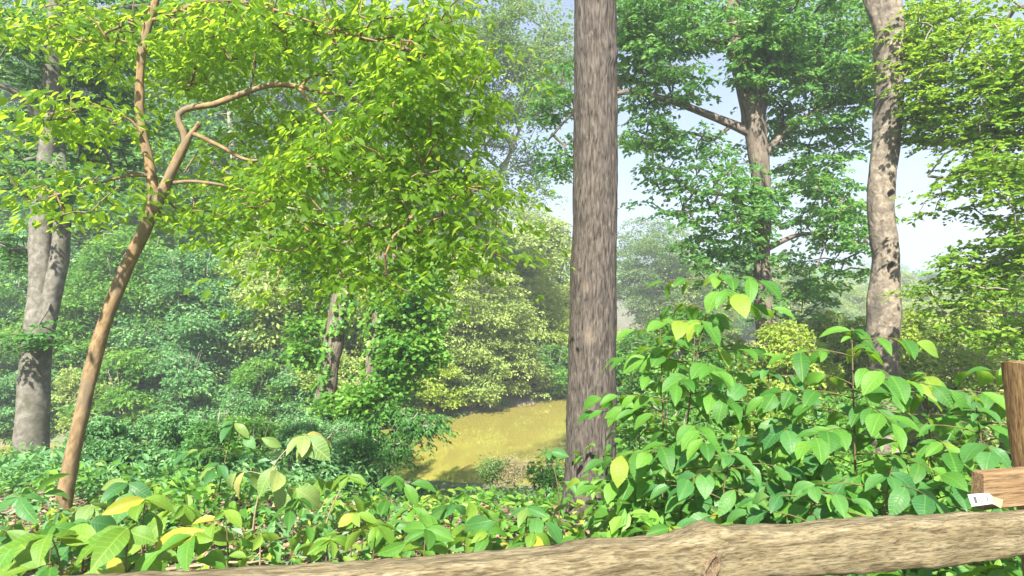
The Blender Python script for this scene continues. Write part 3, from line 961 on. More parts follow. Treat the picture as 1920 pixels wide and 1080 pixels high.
bush('bank_tree', 'tall sparse grey-green tree on the far bank, left of the tall trunk', 785, 31, [(880, 140, 29, 170, 190, 4), (1000, 90, 28, 110, 150, 3), (930, 300, 29, 90, 110, 2.4), (1010, 330, 28.5, 35, 80, 1.5, .7)], 640, .6, 60, .15, .09, M['leaf_grey'], 105, 'tree', 'bark_far', 1, LT, w0=.28, tilt=.7, gap=.45, gscale=1.2)
# sunlit understory on the left bank
bush('understory_tree', 'yellowish sunlit understory tree on the left bank, just right of the leaning trunk', 300, 28, [(290, 700, 27.5, 130, 90, 2.2), (330, 560, 29, 110, 60, 2)], 170, .65, 80, .15, .085, M['leaf_pale'], 111, 'tree', 'bark_far', 3, LT, tilt=.45, flat=.12, droop=.35)
bush('understory_tree', 'broad light-green understory tree low on the far bank, left of the ivy-clad trunks', 470, 29, [(480, 650, 28.5, 120, 80, 2.4), (430, 740, 27.8, 100, 60, 2)], 190, .65, 80, .16, .085, M['leaf_blue'], 112, 'tree', 'bark_far', 3, LT, tilt=.45, flat=.12, droop=.35)
bush('understory_tree', 'green understory tree on the left bank between the grey stems and leaning trunk', 150, 26.5, [(150, 650, 26.3, 110, 100, 2.2), (90, 560, 27, 100, 70, 2)], 170, .6, 80, .14, .085, M['leaf_green'], 113, 'tree', 'bark_far', 3, LT, tilt=.5, flat=.15, droop=.35)
bush('understory_tree', 'green leafy understory tree on the bank at the left edge of the picture', 5, 25.5, [(10, 680, 25.3, 90, 110, 2), (-40, 540, 26, 110, 80, 2)], 160, .6, 80, .14, .085, M['leaf_green'], 114, 'tree', 'bark_far', 3, LT, tilt=.5, flat=.15, droop=.35)
bush('understory_tree', 'dark green understory tree filling the gap just left of the ivy-clad pair', 565, 30, [(560, 560, 30, 80, 110, 2), (600, 720, 29, 70, 70, 2)], 150, .65, 80, .15, .09, M['leaf_dark'], 115, 'tree', 'bark_far', 3, LT, tilt=.5, flat=.15, droop=.35)
# pale trees across the water
tw = bush('twin_stemmed_waterside_tree', 'pale olive tree with two slanting stems overhanging the far shore', 862, 30.4, [(870, 550, 29.6, 105, 90, 1.8), (830, 640, 29.0, 75, 80, 1.4), (940, 620, 30.5, 80, 85, 1.6), (900, 690, 29.8, 60, 35, 1.0)], 360, .6, 80, .15, .08, M['leaf_pale'], 121, 'tree', 'bark_beech', 2, LT, tilt=.5, flat=.14, droop=.35, w0=.17)
bush('waterside_tree', 'bright yellow-green rounded tree on the far bank beside the open sky', 985, 37.5, [(985, 535, 37, 60, 75, 2.2), (975, 630, 36, 65, 70, 2.0)], 260, .6, 70, .17, .1, M['leaf_lime'], 122, 'tree', 'bark_far', 2, LT, tilt=.5, flat=.2)
bush('waterside_tree', 'pale tall tree rising behind the yellow-green rounded one', 955, 48, [(955, 440, 48, 65, 70, 3.4), (1000, 410, 49, 30, 45, 2), (900, 480, 47, 60, 70, 3)], 260, .65, 70, .17, .1, M['leaf_pale'], 123, 'tree', 'bark_far', 1, LT, tilt=.55, w0=.3)
bush('waterside_tree', 'dark blue-green tree at the water by the left side of the tall trunk', 1035, 46, [(1035, 640, 46, 32, 75, 2), (1050, 560, 48, 22, 40, 1.6)], 150, .6, 70, .15, .1, M['leaf_blue'], 124, 'tree', 'bark_far', 2, LT, tilt=.5)
for k, (px, d, bl, lf, lab) in enumerate([
    (60, 23.6, [(60, 790, 23.6, 80, 30, .8)], 'leaf_green', 'low green shrub on the far shore behind the grey twin stems'),
    (235, 24.2, [(235, 790, 24.2, 80, 28, .8)], 'leaf_dark', 'low dark shrub on the far shore just right of the leaning trunk'),
    (395, 25.2, [(395, 785, 25.2, 90, 35, .9)], 'leaf_pale', 'pale sunlit shrub on the far shore between leaning trunk and ivy-clad pair'),
    (540, 26.4, [(540, 780, 26.3, 80, 40, .9)], 'leaf_blue', 'blue-green shrub on the far shore left of the ivy-clad pair'),
    (800, 29.4, [(800, 740, 29.2, 60, 40, 1.0), (830, 770, 28.8, 40, 14, .7)], 'leaf_green', 'green shrub overhanging the water right of the ivy-clad pair'),
    (890, 31.5, [(890, 735, 31.2, 50, 30, 1.0)], 'leaf_blue', 'blue-green shrub at the water under the slanting pale stems'),
    (960, 33.8, [(960, 738, 33.5, 45, 22, 1.0)], 'leaf_pale', 'pale shrub dipping into the water at the far bank'),
    (1020, 36, [(1020, 715, 36, 45, 30, 1.1)], 'leaf_green', 'green waterside shrub just left of the tall trunk'),
]):
    bush('shore_shrub', lab, px, d, bl, 60, .5, 90, .12, .07, M[lf], 130 + k, stems=4, group=LS, tilt=.5, droop=.4)
# near bank shrubs
NB = 'shrubs on the near bank'
bush('overhanging_shrub', 'dark green shrub with long sprays hanging over the yellow water', 715, 13.0, [(700, 800, 13, 60, 55, .6), (775, 800, 12.6, 60, 40, .5), (720, 850, 12.6, 60, 30, .5), (815, 790, 12.4, 30, 18, .25)], 120, .28, 60, .085, .036, M['leaf_dark'], 151, stems=4, tilt=.5, flat=.2, droop=.5, twigs=5, hang=.5, group=NB)
bush('bank_shrub', 'bluish small-leaved bush at the foot of the ivy-clad trunks', 585, 12.0, [(590, 810, 12, 70, 45, .6), (640, 840, 11.8, 50, 35, .5)], 90, .28, 80, .05, .03, M['leaf_blue'], 152, stems=4, tilt=.8, flat=.6, group=NB)
bush('bank_shrub', 'pale feathery shrub on the near bank below the sunlit understory', 400, 13.5, [(410, 800, 13.5, 70, 35, .6), (450, 760, 13.8, 40, 30, .5)], 90, .3, 60, .075, .035, M['leaf_blue'], 153, stems=4, tilt=.7, flat=.4, group=NB)
bush('bank_shrub', 'leafy blue-green bush on the slope right of the leaning trunk base', 250, 9.5, [(260, 870, 9.5, 90, 35, .6), (200, 820, 10, 40, 30, .4)], 90, .25, 50, .08, .04, M['leaf_blue'], 154, stems=4, tilt=.6, group=NB)
bush('bank_shrub', 'green bush at the foot of the grey twin stems', 20, 8.5, [(-10, 890, 8.5, 50, 40, .5), (105, 915, 8.6, 40, 20, .4)], 55, .25, 50, .08, .045, M['leaf_green'], 155, stems=4, tilt=.6, group=NB)
bush('dry_bush', 'straw-coloured dry twiggy bush at the water edge left of the tall trunk', 965, 15.5, [(965, 885, 15.5, 42, 30, .5)], 60, .22, 90, .05, .012, M['leaf_dry'], 156, stems=9, tilt=1.2, flat=.8, group=NB)
bush('bank_shrub', 'dark little bush beside the dry twiggy bush at the water', 925, 15.2, [(928, 880, 15.2, 24, 22, .35)], 30, .2, 80, .05, .03, M['leaf_grey'], 157, stems=5, tilt=.9, flat=.7, group=NB)
bush('bank_shrub', 'blue-green leafy bush above the water left of the dry bush', 790, 10.5, [(790, 925, 10.5, 50, 18, .4), (730, 940, 10, 50, 18, .4)], 50, .22, 50, .075, .035, M['leaf_blue'], 158, stems=4, tilt=.6, group=NB)
bush('bank_shrub', 'thin-leaved shrub peeking out left of the tall trunk base', 1030, 8.5, [(1030, 880, 8.4, 28, 40, .3)], 30, .2, 30, .07, .03, M['leaf_dark'], 159, stems=3, tilt=.7, flat=.4, group=NB)
bush('bank_shrub', 'green understory shrub behind the saplings beside the tall trunk', 1260, 9.0, [(1250, 800, 9, 80, 80, .8), (1330, 880, 9, 90, 50, .8)], 80, .26, 40, .09, .05, M['leaf_oak'], 160, stems=4, tilt=.6, flat=.4, group=NB)
bush('bank_shrub', 'green understory shrub behind the saplings below the pale trunk', 1560, 9.0, [(1560, 780, 9, 110, 70, .8), (1500, 880, 9, 110, 50, .8)], 90, .26, 40, .09, .05, M['leaf_green'], 161, stems=4, tilt=.6, flat=.4, group=NB)
bush('bank_shrub', 'pale sunlit shrub right of the pale trunk behind the saplings', 1790, 11, [(1790, 690, 11, 100, 60, .9), (1760, 790, 10.5, 120, 50, .8)], 90, .26, 45, .085, .045, M['leaf_pale'], 162, stems=4, tilt=.6, flat=.3, group=NB)
# across the open lake to the right
FR = 'trees across the lake on the right'
bush('lakeside_tree', 'dark small-leaved tree across the lake just right of the tall trunk', 1225, 58, [(1225, 460, 58, 95, 55, 4), (1180, 540, 58, 60, 60, 4), (1290, 550, 59, 80, 60, 4)], 520, .8, 60, .2, .12, M['leaf_grey'], 171, 'tree', 'bark_far', 2, FR, tilt=.7, gap=.4, gscale=2)
for k, (px, d, ry, lf, lab) in enumerate([
    (1390, 82, 60, 'leaf_grey', 'grey-green tree across the lake behind the rough-barked tree'),
    (1520, 86, 45, 'leaf_green', 'green tree across the lake left of the pale trunk'),
    (1610, 90, 60, 'leaf_pale', 'pale tree across the lake touching the left side of the pale trunk'),
    (1715, 84, 50, 'leaf_lime', 'bright yellow-green tree across the lake right of the pale trunk'),
    (1790, 92, 55, 'leaf_pale', 'pale yellow tree across the lake below the layered branches'),
    (1880, 88, 60, 'leaf_green', 'green tree across the lake near the right edge'),
]):
    gy_ = 560 + (1.6 - gz((px - 960) / F * d, d)) / d * F
    bush('lakeside_tree', lab, px, d, [(px, gy_ - ry, d, 75, ry, 5), (px + 20, gy_ - ry * .5, d - 3, 85, ry * .5, 3)], 220, 1.0, 70, .24, .15, M[lf], 172 + k, 'tree', 'bark_far', 2, FR, tilt=.6)

# ------------------------------------------------------------------ the wooded far banks: many like trees and shrubs, copied from a few patterns
def pattern(name, H, crown_lo, rad, n, R, per, L, W, seed, stems=1, w0=.2, tilt=.65, flat=.2, droop=.35, gap=.3, lobes=14):
    """meshes of one tree standing at the origin: trunk, branch network, crown"""
    r = np.random.default_rng(seed)
    out = []
    nodes = []
    t = MB()
    for k in range(stems):
        a_ = r.uniform(0, 6.28)
        e = rad * (.12 if stems == 1 else .4)
        rows = np.array([[.05 * k, 0, -.4, w0 * 1.25], [math.cos(a_) * e * .3, math.sin(a_) * e * .3, H * .35, w0 * .8], [math.cos(a_) * e * .7, math.sin(a_) * e * .7, H * .7, w0 * .45], [math.cos(a_) * e, math.sin(a_) * e, H * .96, w0 * .08]])
        sm = spline(rows, 18)
        t.tube(sm[:, :3], np.maximum(sm[:, 3], .004), 8)
        nodes += list(sm[4:, :3])
    out.append(t.mesh('trunk', M['bark_far']))
    cs = []
    for k in range(lobes):
        z = crown_lo + (H - crown_lo) * (k + .5) / lobes
        f = math.sin(math.pi * min(1, max(.12, (z - crown_lo) / (H - crown_lo) * .8 + .18)))
        a_ = k * 2.4 + r.normal() * .3
        q = rad * f * r.uniform(.35, .75)
        cs.append((math.cos(a_) * q, math.sin(a_) * q, z, rad * r.uniform(.3, .5) * (.5 + .5 * f) * (14 / max(lobes, 14)) ** .4))
    cs = np.array(cs)
    wts = cs[:, 3] ** 2
    pick = r.choice(lobes, n * 2, p=wts / wts.sum())
    u = norm(r.normal(size=(n * 2, 3))) * (r.random((n * 2, 1)) ** .4)
    pts = cs[pick, :3] + u * cs[pick, 3:4] * np.array([1, 1, .75])
    g = fbm(pts / (rad * .3) + seed, 2)
    pts = pts[g > np.quantile(g, gap)][:n]
    pts[:, 2] = np.maximum(pts[:, 2], .15)
    A, par, _ = attach(nodes, pts)
    t = MB()
    branch_tubes(t, A, par, len(nodes), r, rmin=.006, rk=.006 * w0 / .2 + .001, seg=3)
    out.append(t.mesh('branch_network', M['bark_far']))
    a = sprays(pts, r, R, per, L, W, flat, droop, tilt, T2, None)
    t = MB()
    nf = leaves_mesh(t, *a[:5], T2)
    out.append(t.mesh('crown', M['leaf_green'], smooth=False, var=np.repeat(a[5], nf)))
    return out


TALL = [pattern('tall', 16, 3.0, 4.6, 560, .9, 62, .27, .17, 900 + k, 1, .24, lobes=18) for k in range(2)]
MID = [pattern('mid', 7, .6, 3.4, 420, .78, 62, .2, .12, 910 + k, 3, .09, lobes=34, gap=.2, droop=.45) for k in range(2)]
LOW = [pattern('low', 2.4, .15, 1.6, 170, .42, 60, .14, .085, 920 + k, 5, .03, lobes=9) for k in range(2)]


def zone(px):
    if px < 150:
        return 'left of the leaning trunk'
    if px < 590:
        return 'right of the leaning trunk'
    if px < 800:
        return 'behind the ivy-clad pair'
    if px < 1110:
        return 'left of the tall trunk'
    if px < 1430:
        return 'right of the tall trunk'
    if px < 1660:
        return 'left of the pale trunk'
    return 'right of the pale trunk'


PLACED = {}
COLOUR = {'leaf_green': 'green', 'leaf_blue': 'blue-green', 'leaf_pale': 'pale', 'leaf_dark': 'dark', 'leaf_lime': 'lime', 'leaf_grey': 'grey-green', 'leaf_oak': 'olive'}


def place(pat, name, kindword, x, y, s, rz, leafkey, cat):
    px = 960 + x / y * F
    if name != 'bank_thicket_shrub' and not -120 < px < 2040:
        return None
    lab = f'{COLOUR[leafkey]} {kindword} {zone(px)}'
    root = thing(name, lab, cat, (x, y, gz(x, y)), name.replace('_', ' ') + 's of the wooded shores')
    PLACED.setdefault(lab, []).append((px, root))
    root.rotation_euler = (0, 0, rz)
    root.scale = (s, s, s * (0.92 + .16 * ((x * 7.3) % 1)))
    for k, nm in enumerate(('trunk', 'branch_network', 'crown')):
        o = bpy.data.objects.new(nm, pat[k])
        COL.objects.link(o)
        o.parent = root
        if k:
            o['kind'] = 'stuff'
        if k == 2:
            o.material_slots[0].link = 'OBJECT'
            o.material_slots[0].material = M[leafkey]
    return root


r = np.random.default_rng(77)
def farx(x):
    return float(np.interp(x, far_pts[:, 0], far_pts[:, 1]))


for k, x in enumerate(np.arange(-27, 8, 1.7)):
    x = x + r.normal() * .4
    place(LOW[k % 2], 'fringe_shrub', 'fringe shrub along the far shore,', x, farx(x) + .35 + r.random() * .5, r.uniform(.85, 1.2), r.uniform(0, 6.28), (['leaf_pale', 'leaf_green', 'leaf_lime', 'leaf_pale'] if x > -6 else ['leaf_green', 'leaf_blue', 'leaf_pale', 'leaf_green', 'leaf_blue'])[k % (4 if x > -6 else 5)], 'shrub')
for k, x in enumerate(np.arange(-30, 4, 3.4)):
    x = x + r.normal() * .5
    place(MID[k % 2], 'bank_sapling_tree', 'bushy young tree on the far bank,', x, farx(x) + 4.2 + r.random() * 1.5, r.uniform(.75, 1.0), r.uniform(0, 6.28), (['leaf_pale', 'leaf_lime'] if x > -7 else ['leaf_green', 'leaf_blue', 'leaf_pale', 'leaf_blue'])[k % (2 if x > -7 else 4)], 'tree')
for k, x in enumerate(np.arange(-38, 2, 4.4)):
    x = x + r.normal() * .6
    place(MID[(k + 1) % 2], 'bank_sapling_tree', 'larger bushy tree up the bank,', x, farx(x) + 9.5 + r.random() * 2, r.uniform(1.1, 1.4), r.uniform(0, 6.28), (['leaf_pale', 'leaf_lime', 'leaf_green'] if x > -8 else ['leaf_blue', 'leaf_green', 'leaf_blue', 'leaf_green'])[k % (3 if x > -8 else 4)], 'tree')
for k, x in enumerate(np.arange(-44, -3, 4.6)):
    x = x + r.normal() * .8
    place(TALL[k % 2], 'forest_tree', 'tall forest tree high on the far bank,', x, farx(x) + 13 + r.random() * 4, r.uniform(.95, 1.2), r.uniform(0, 6.28), ['leaf_dark', 'leaf_blue', 'leaf_green'][k % 3], 'tree')
for k, x in enumerate(np.arange(14, 80, 5.2)):
    x = x + r.normal() * .8
    place(MID[k % 2], 'lakeside_bush', 'tree on the shore across the lake,', x, farx(x) + 3 + r.random() * 3, r.uniform(.9, 1.35), r.uniform(0, 6.28), ['leaf_pale', 'leaf_lime', 'leaf_green', 'leaf_pale', 'leaf_grey'][k % 5], 'tree')

for k, (px, d, sc_, lk) in enumerate([(1190, 15.5, .5, 'leaf_oak'), (1290, 13.5, .5, 'leaf_green'), (1375, 15.8, .55, 'leaf_pale'), (1470, 13, .48, 'leaf_lime'), (1545, 15.5, .56, 'leaf_pale'), (1630, 13.5, .5, 'leaf_pale'), (1720, 15, .58, 'leaf_lime'), (1800, 13, .5, 'leaf_pale'), (1880, 15, .62, 'leaf_lime'), (1960, 12, .55, 'leaf_green')]):
    o = place(MID[k % 2], 'bank_thicket_shrub', 'shrub', (px - 960) / F * d, d, sc_, k * 1.3, lk, 'shrub')
    o['label'] = ['olive-green shrub hard by the right of the tall trunk, on the near bank', 'green shrub on the near bank behind the slanting sapling', 'pale shrub on the near bank left of the rough-barked trunk', 'lime-green shrub on the near bank right of the rough-barked trunk',
                  'pale shrub on the near bank behind the upright sapling', 'pale shrub on the near bank at the foot of the pale trunk', 'lime-green shrub on the near bank just right of the pale trunk', 'pale shrub on the near bank left of the weathered post',
                  'lime-green shrub on the near bank behind the weathered post', 'green shrub on the near bank at the right edge'][k]
    o['group'] = 'shrubs on the near bank at the right'

for k, (px, d, sc_, lk, lab) in enumerate([
    (185, 8.2, .34, 'leaf_blue', 'blue-green bush on the slope just right of the leaning trunk'),
    (310, 9.0, .42, 'leaf_blue', 'blue-green bush on the slope second right of the leaning trunk'),
    (395, 7.6, .32, 'leaf_dark', 'dark bush on the slope behind the dark-leaved sapling'),
    (470, 9.6, .46, 'leaf_green', 'green bush on the slope behind the drooping pale sapling'),
    (560, 8.2, .36, 'leaf_blue', 'blue-green bush on the slope below the ivy-clad pair'),
    (655, 9.2, .36, 'leaf_dark', 'dark bush on the slope right below the ivy-clad pair'),
]):
    o = place(LOW[k % 2], 'bank_thicket_shrub', 'shrub', (px - 960) / F * d, d, sc_, k * 1.7, lk, 'shrub')
    o['label'] = lab
    o['group'] = 'bushes on the near slope at the left'

for lab, lst in PLACED.items():
    lst.sort(key=lambda q: q[0])
    if len(lst) > 1 and 'shrub' != lst[0][1]['category'] or len(lst) > 1:
        words = ['left one', 'right one'] if len(lst) == 2 else ['leftmost', 'second from left', 'third from left', 'fourth from left', 'fifth from left'][:len(lst) - 1] + ['rightmost']
        for wd_, (_, ob) in zip(words, lst):
            if ob['label'] == lab:
                ob['label'] = f'{lab}, {wd_}'

# far wooded hill: one mass of crowns
r = np.random.default_rng(5)
n = 420
hx = r.uniform(-60, 330, n)
hy = r.uniform(150, 330, n)
hz = ground_z(hx, hy)
cen = np.stack([hx, hy, hz + r.uniform(3, 7, n)], 1)
k = 60
u = norm(r.normal(size=(n, k, 3)))
u[:, :, 2] = np.abs(u[:, :, 2]) * 1.1 - .15
pos = (cen[:, None, :] + u * (r.uniform(2.4, 4.2, n)[:, None, None]) * r.uniform(.75, 1.05, (n, k, 1))).reshape(-1, 3)
nr = u.reshape(-1, 3) + r.normal(size=(n * k, 3)) * .3
sz = r.uniform(.7, 1.3, n * k)
t = MB()
nf = leaves_mesh(t, pos, r.normal(size=(n * k, 3)), nr, .95 * sz, .9 * sz, T2)
o = t.build('distant_woodland', M['leaf_blue'], smooth=False, var=np.repeat(np.clip(np.repeat(r.random(n), k) * .6 + r.random(n * k) * .4, 0, 1), nf), kind='stuff')
o['label'] = 'hazy wooded hill beyond the lake'
o['category'] = 'woodland'

# ------------------------------------------------------------------ forest floor: litter, ground cover
r = np.random.default_rng(8)
n = 26000
yy = 2.0 + 9 * r.random(n) ** 1.3
xx = (r.random(n) * 2 - 1) * (yy * .85 + .6)
zz = ground_z(xx, yy)
t = MB()
nr = np.array([0, 0, 1.0]) + r.normal(size=(n, 3)) * .5
sz = r.uniform(.6, 1.4, n)
nf = leaves_mesh(t, np.stack([xx, yy, zz + .012 + .02 * r.random(n)], 1), r.normal(size=(n, 3)) * np.array([1, 1, .25]), nr, .055 * sz, .032 * sz, T2)
o = t.build('leaf_litter', M['litter'], smooth=False, var=np.repeat(r.random(n), nf), kind='stuff')
o['label'] = 'brown dead leaves covering the forest floor'
o['category'] = 'leaf litter'


def ground_cover(name, label, n, per, ylo, yhi, R, L, W, leaf, seed, hmax, gap, xr=(-1, 1), tmpl=T4, H=.2):
    r = np.random.default_rng(seed)
    y = ylo + (yhi - ylo) * r.random(n * 3)
    x = (xr[0] + (xr[1] - xr[0]) * r.random(n * 3)) * (y * .84 + .4)
    g = fbm(np.stack([x, y, 0 * x], 1) * .8 + seed, 2)
    kk = g > np.quantile(g, gap)
    ok_ = y < np.interp(x, near_pts[:, 0], near_pts[:, 1]) - .3
    x, y = x[kk & ok_][:n], y[kk & ok_][:n]
    z = ground_z(x, y) + .03 + hmax * r.random(len(x)) ** 1.5
    # kept low where the bank falls away to the open water
    ppx, ppy = 960 + x / y * F, 560 - (z + R * .6 - 1.6) / y * F
    low = (ppx > 720) & (ppx < 1075) & (ppy < 900)
    x, y, z = x[~low], y[~low], z[~low]
    pts = np.stack([x, y, z], 1)
    a = sprays(pts, r, R, per, L, W, .5, .4, .5, tmpl, hang=.2)
    t = MB()
    nf = leaves_mesh(t, *a[:5], tmpl)
    o = t.build(name, leaf, smooth=False, var=np.repeat(a[5], nf), kind='stuff')
    o['label'] = label
    o['category'] = 'ground cover'


ground_cover('ground_cover', 'mixed low green plants carpeting the slope to the lake', 1600, 13, 5.9, 18, .2, .075, .042, M['leaf_green'], 81, .22, .35, tmpl=T2)
ground_cover('ground_cover', 'blue-green low foliage on the slope below the leaning tree', 1000, 20, 7, 18.5, .25, .075, .034, M['leaf_blue'], 82, .5, .3, (-1, -.22), tmpl=T2)
ground_cover('ground_cover', 'scattered bright seedlings on the leaf litter behind the fence', 240, 9, 3.6, 6.5, .1, .06, .035, M['leaf_green'], 83, .16, .55)
ground_cover('ground_cover', 'dense shaded low plants under the right-hand saplings', 900, 12, 2.8, 8, .18, .1, .056, M['leaf_green'], 84, .6, .15, (.15, 1))

ground_cover('ground_cover', 'leafy waist-high undergrowth between the fence and the lake', 330, 8, 4.2, 8.5, .15, .08, .042, M['leaf_blue'], 85, .18, .5, (-1, .1))
ground_cover('ground_cover', 'shaded blue-green undergrowth at the foot of the leaning tree', 420, 9, 6.2, 10, .2, .11, .055, M['leaf_blue'], 86, .35, .3, (-1, -.3))

ground_cover('ground_cover', 'loose broad-leaved weeds on the leaf litter just behind the fence', 120, 7, 3.3, 6.0, .12, .09, .05, M['leaf_lime'], 87, .16, .45, (-.95, .3))
ground_cover('ground_cover', 'taller green weeds on the brow of the slope', 260, 8, 4.8, 7.5, .16, .09, .05, M['leaf_green'], 88, .28, .45, (-.95, .2))

# dead sticks lying in the litter
r = np.random.default_rng(61)
for k, (px, d, lab) in enumerate([(60, 4.4, 'bare dead stick on the litter left of the leaning trunk'), (430, 4.2, 'bare dead stick on the litter below the drooping sapling'), (640, 4.1, 'bare dead stick on the litter behind the rail, below the ivy-clad pair'), (880, 4.6, 'bare dead stick on the litter below the dry bush')]):
    x = (px - 960) / F * d
    an = r.uniform(0, 3.1)
    ln = r.uniform(.5, .9)
    tt = np.linspace(-.5, .5, 7)
    q = np.stack([x + np.cos(an) * ln * tt + r.normal(size=7) * .015, d + np.sin(an) * ln * tt + r.normal(size=7) * .015, 0 * tt], 1)
    q[:, 2] = ground_z(q[:, 0], q[:, 1]) + .035 + .05 * (tt + .5)
    t = MB()
    t.tube(q, np.linspace(.011, .005, 7), 6)
    e_ = q[4] + np.array([np.cos(an + .8), np.sin(an + .8), .35]) * .2
    t.tube(np.array([q[4], (q[4] + e_) / 2 + [0, 0, .015], e_]), np.array([.006, .004, .003]), 5)
    o = t.build('dead_stick', M['stem_tan'])
    o['label'] = lab
    o['category'] = 'stick'
    o['group'] = 'dead sticks in the leaf litter'

# ------------------------------------------------------------------ saplings and seedlings with large leaves
def sapling(label, rows, nb, blen, L, leafkey, seed, bark='stem_green', lo=.3, tip_whorl=6, group=None, name='sapling', droop=.35, spacing=.062, elev=.35, face=.0, rad=.008, flat=.25, lspread=.35):
    """rows: stem points (x,y,z). side branches with leaves in two ranks, and a whorl at the tip"""
    r = np.random.default_rng(seed)
    rows = np.asarray(rows, float)
    base = rows[0].copy()
    base[2] = gz(base[0], base[1])
    root = thing(name, label, 'plant' if name != 'sapling' else 'sapling', base, group)
    rows = rows.copy()
    rows[0, 2] = base[2] - .04
    sm = spline(rows, 24)
    t = MB()
    t.tube(sm, np.linspace(rad, rad * .4, 24), 7)
    t.build('stem', M[bark], root, base)
    meshes = LEAVES[leafkey]

    def put(pos, d, size, lift=0.0):
        d = np.asarray(d, float)
        nr = np.array([0, -face, 1.0]) + r.normal(size=3) * flat
        leaf_object(meshes[r.integers(len(meshes))], root, base, pos, d, nr, float(size), r.uniform(.72, 1.22))

    az = r.uniform(0, 6.28)
    for k in range(nb):
        u = lo + (1 - lo) * (k + .5 * r.random()) / max(nb, 1)
        p = sm[min(int(u * 23), 22)]
        az += 2.4 + r.normal() * .25
        ln = blen * (1.05 - .55 * (u - lo) / (1 - lo + 1e-6)) * r.uniform(.75, 1.2)
        dirh = np.array([math.cos(az), math.sin(az), 0])
        s = np.linspace(0, 1, 7)[:, None]
        br = p + dirh * ln * s + np.array([0, 0, 1.0]) * ln * (elev * s - (elev * .9) * s ** 2)
        t = MB()
        t.tube(br, np.linspace(rad * .45, rad * .18, 7), 5)
        t.build('twig', M[bark], root, base)
        m_ = max(2, int(ln / spacing))
        for q in range(m_):
            s0 = .18 + .82 * (q + 1) / m_
            pp = br[min(int(s0 * 6), 6)] * 1.0
            f = s0 * 6 - int(s0 * 6)
            if int(s0 * 6) < 6:
                pp = br[int(s0 * 6)] * (1 - f) + br[int(s0 * 6) + 1] * f
            sd = 1 if q % 2 else -1
            a2 = az + (sd * (.85 + r.normal() * .15) if q < m_ - 1 else r.normal() * .2)
            put(pp, (math.cos(a2), math.sin(a2), -droop + r.normal() * lspread * .5), L * r.uniform(.75, 1.15))
    for q in range(tip_whorl):
        a2 = az + q * 2 * np.pi / max(tip_whorl, 1) + r.normal() * .4
        put(sm[-1] - (sm[-1] - sm[-2]) * r.random() * .8, (math.cos(a2), math.sin(a2), .1 - droop * r.uniform(.4, 1.4)), L * r.uniform(.5, 1.15))
    return root


def stemline(pix, d):
    """pixels along a stem; the first is where it meets the ground, under the next one"""
    rows = [P(px, py, d) for px, py in pix]
    rows[0][2] = gz(rows[0][0], rows[0][1])
    return rows


TH = 'broad-leaved saplings behind the fence on the right'
S = [
    ('tall broad-leaved sapling with a slanting stem right of the tall trunk', [(1268, 1060), (1285, 830), (1312, 640), (1350, 505)], 3.8, 16, .58, .155, 'big_green'),
    ('straight upright sapling with a leafy crown in front of the pale trunk', [(1606, 1090), (1603, 850), (1600, 740), (1597, 615)], 3.3, 12, .62, .15, 'big_green'),
    ('thin sapling close to the right side of the tall trunk', [(1240, 1060), (1243, 800), (1238, 600)], 4.0, 9, .26, .14, 'big_green'),
    ('leafy sapling in the gap between the slanting stem and the upright sapling', [(1455, 1090), (1450, 880), (1440, 690)], 3.7, 11, .55, .15, 'big_dark'),
    ('low dark sapling under the slanting-stemmed sapling', [(1350, 1100), (1355, 950), (1370, 850)], 3.4, 8, .42, .15, 'big_dark'),
    ('broad sapling right of the upright sapling, topping the fence gap', [(1740, 1110), (1745, 880), (1735, 700)], 3.3, 10, .5, .15, 'big_green'),
    ('sapling with wide leaves just left of the weathered post', [(1850, 1150), (1845, 900), (1830, 760)], 3.0, 9, .42, .14, 'big_dark'),
    ('sapling rising behind the weathered post at the right edge', [(1900, 1080), (1905, 800), (1910, 675)], 3.6, 9, .4, .16, 'big_green'),
    ('low sapling with drooping leaves at the right foot of the tall trunk', [(1200, 1080), (1205, 1000), (1210, 905)], 3.9, 6, .2, .15, 'big_green'),
    ('low large-leaved plant in front of the slanting-stemmed sapling', [(1265, 1200), (1262, 1080), (1255, 985)], 2.7, 5, .25, .15, 'big_green'),
    ('low sapling between upright sapling and lumber end, deep in shade', [(1650, 1150), (1655, 1000), (1670, 880)], 2.9, 8, .42, .14, 'big_dark'),
    ('dark sapling low behind the middle of the rail', [(1510, 1150), (1515, 1020), (1525, 910)], 3.0, 8, .4, .14, 'big_dark'),
    ('small sapling hugging the right flank of the tall trunk higher up the slope', [(1205, 1040), (1200, 850), (1195, 750)], 4.7, 6, .18, .14, 'big_green'),
]
for k, (lab, pix, d, nb, bl, L, key) in enumerate(S):
    sapling(lab, stemline(pix, d), int(nb * 2.2), bl, L * .93, key, 200 + k, lo=.3, group=TH, face=.45, droop=.4)
# a leafy twig at the top left of the slanting sapling and the big leaves under the rail at the right
for k, (lab, pix, d, key) in enumerate([
    ('low plant with long leaves under the rail at the bottom right corner', [(1870, 1320), (1872, 1150), (1880, 1060)], 2.5, 'big_green'),
    ('low plant with long leaves under the middle of the right rail', [(1660, 1320), (1665, 1180), (1700, 1075)], 2.5, 'big_green'),
]):
    sapling(lab, stemline(pix, d), 4, .2, .16, key, 240 + k, group='plants under the rail', name='leafy_plant', droop=.4, face=.4)

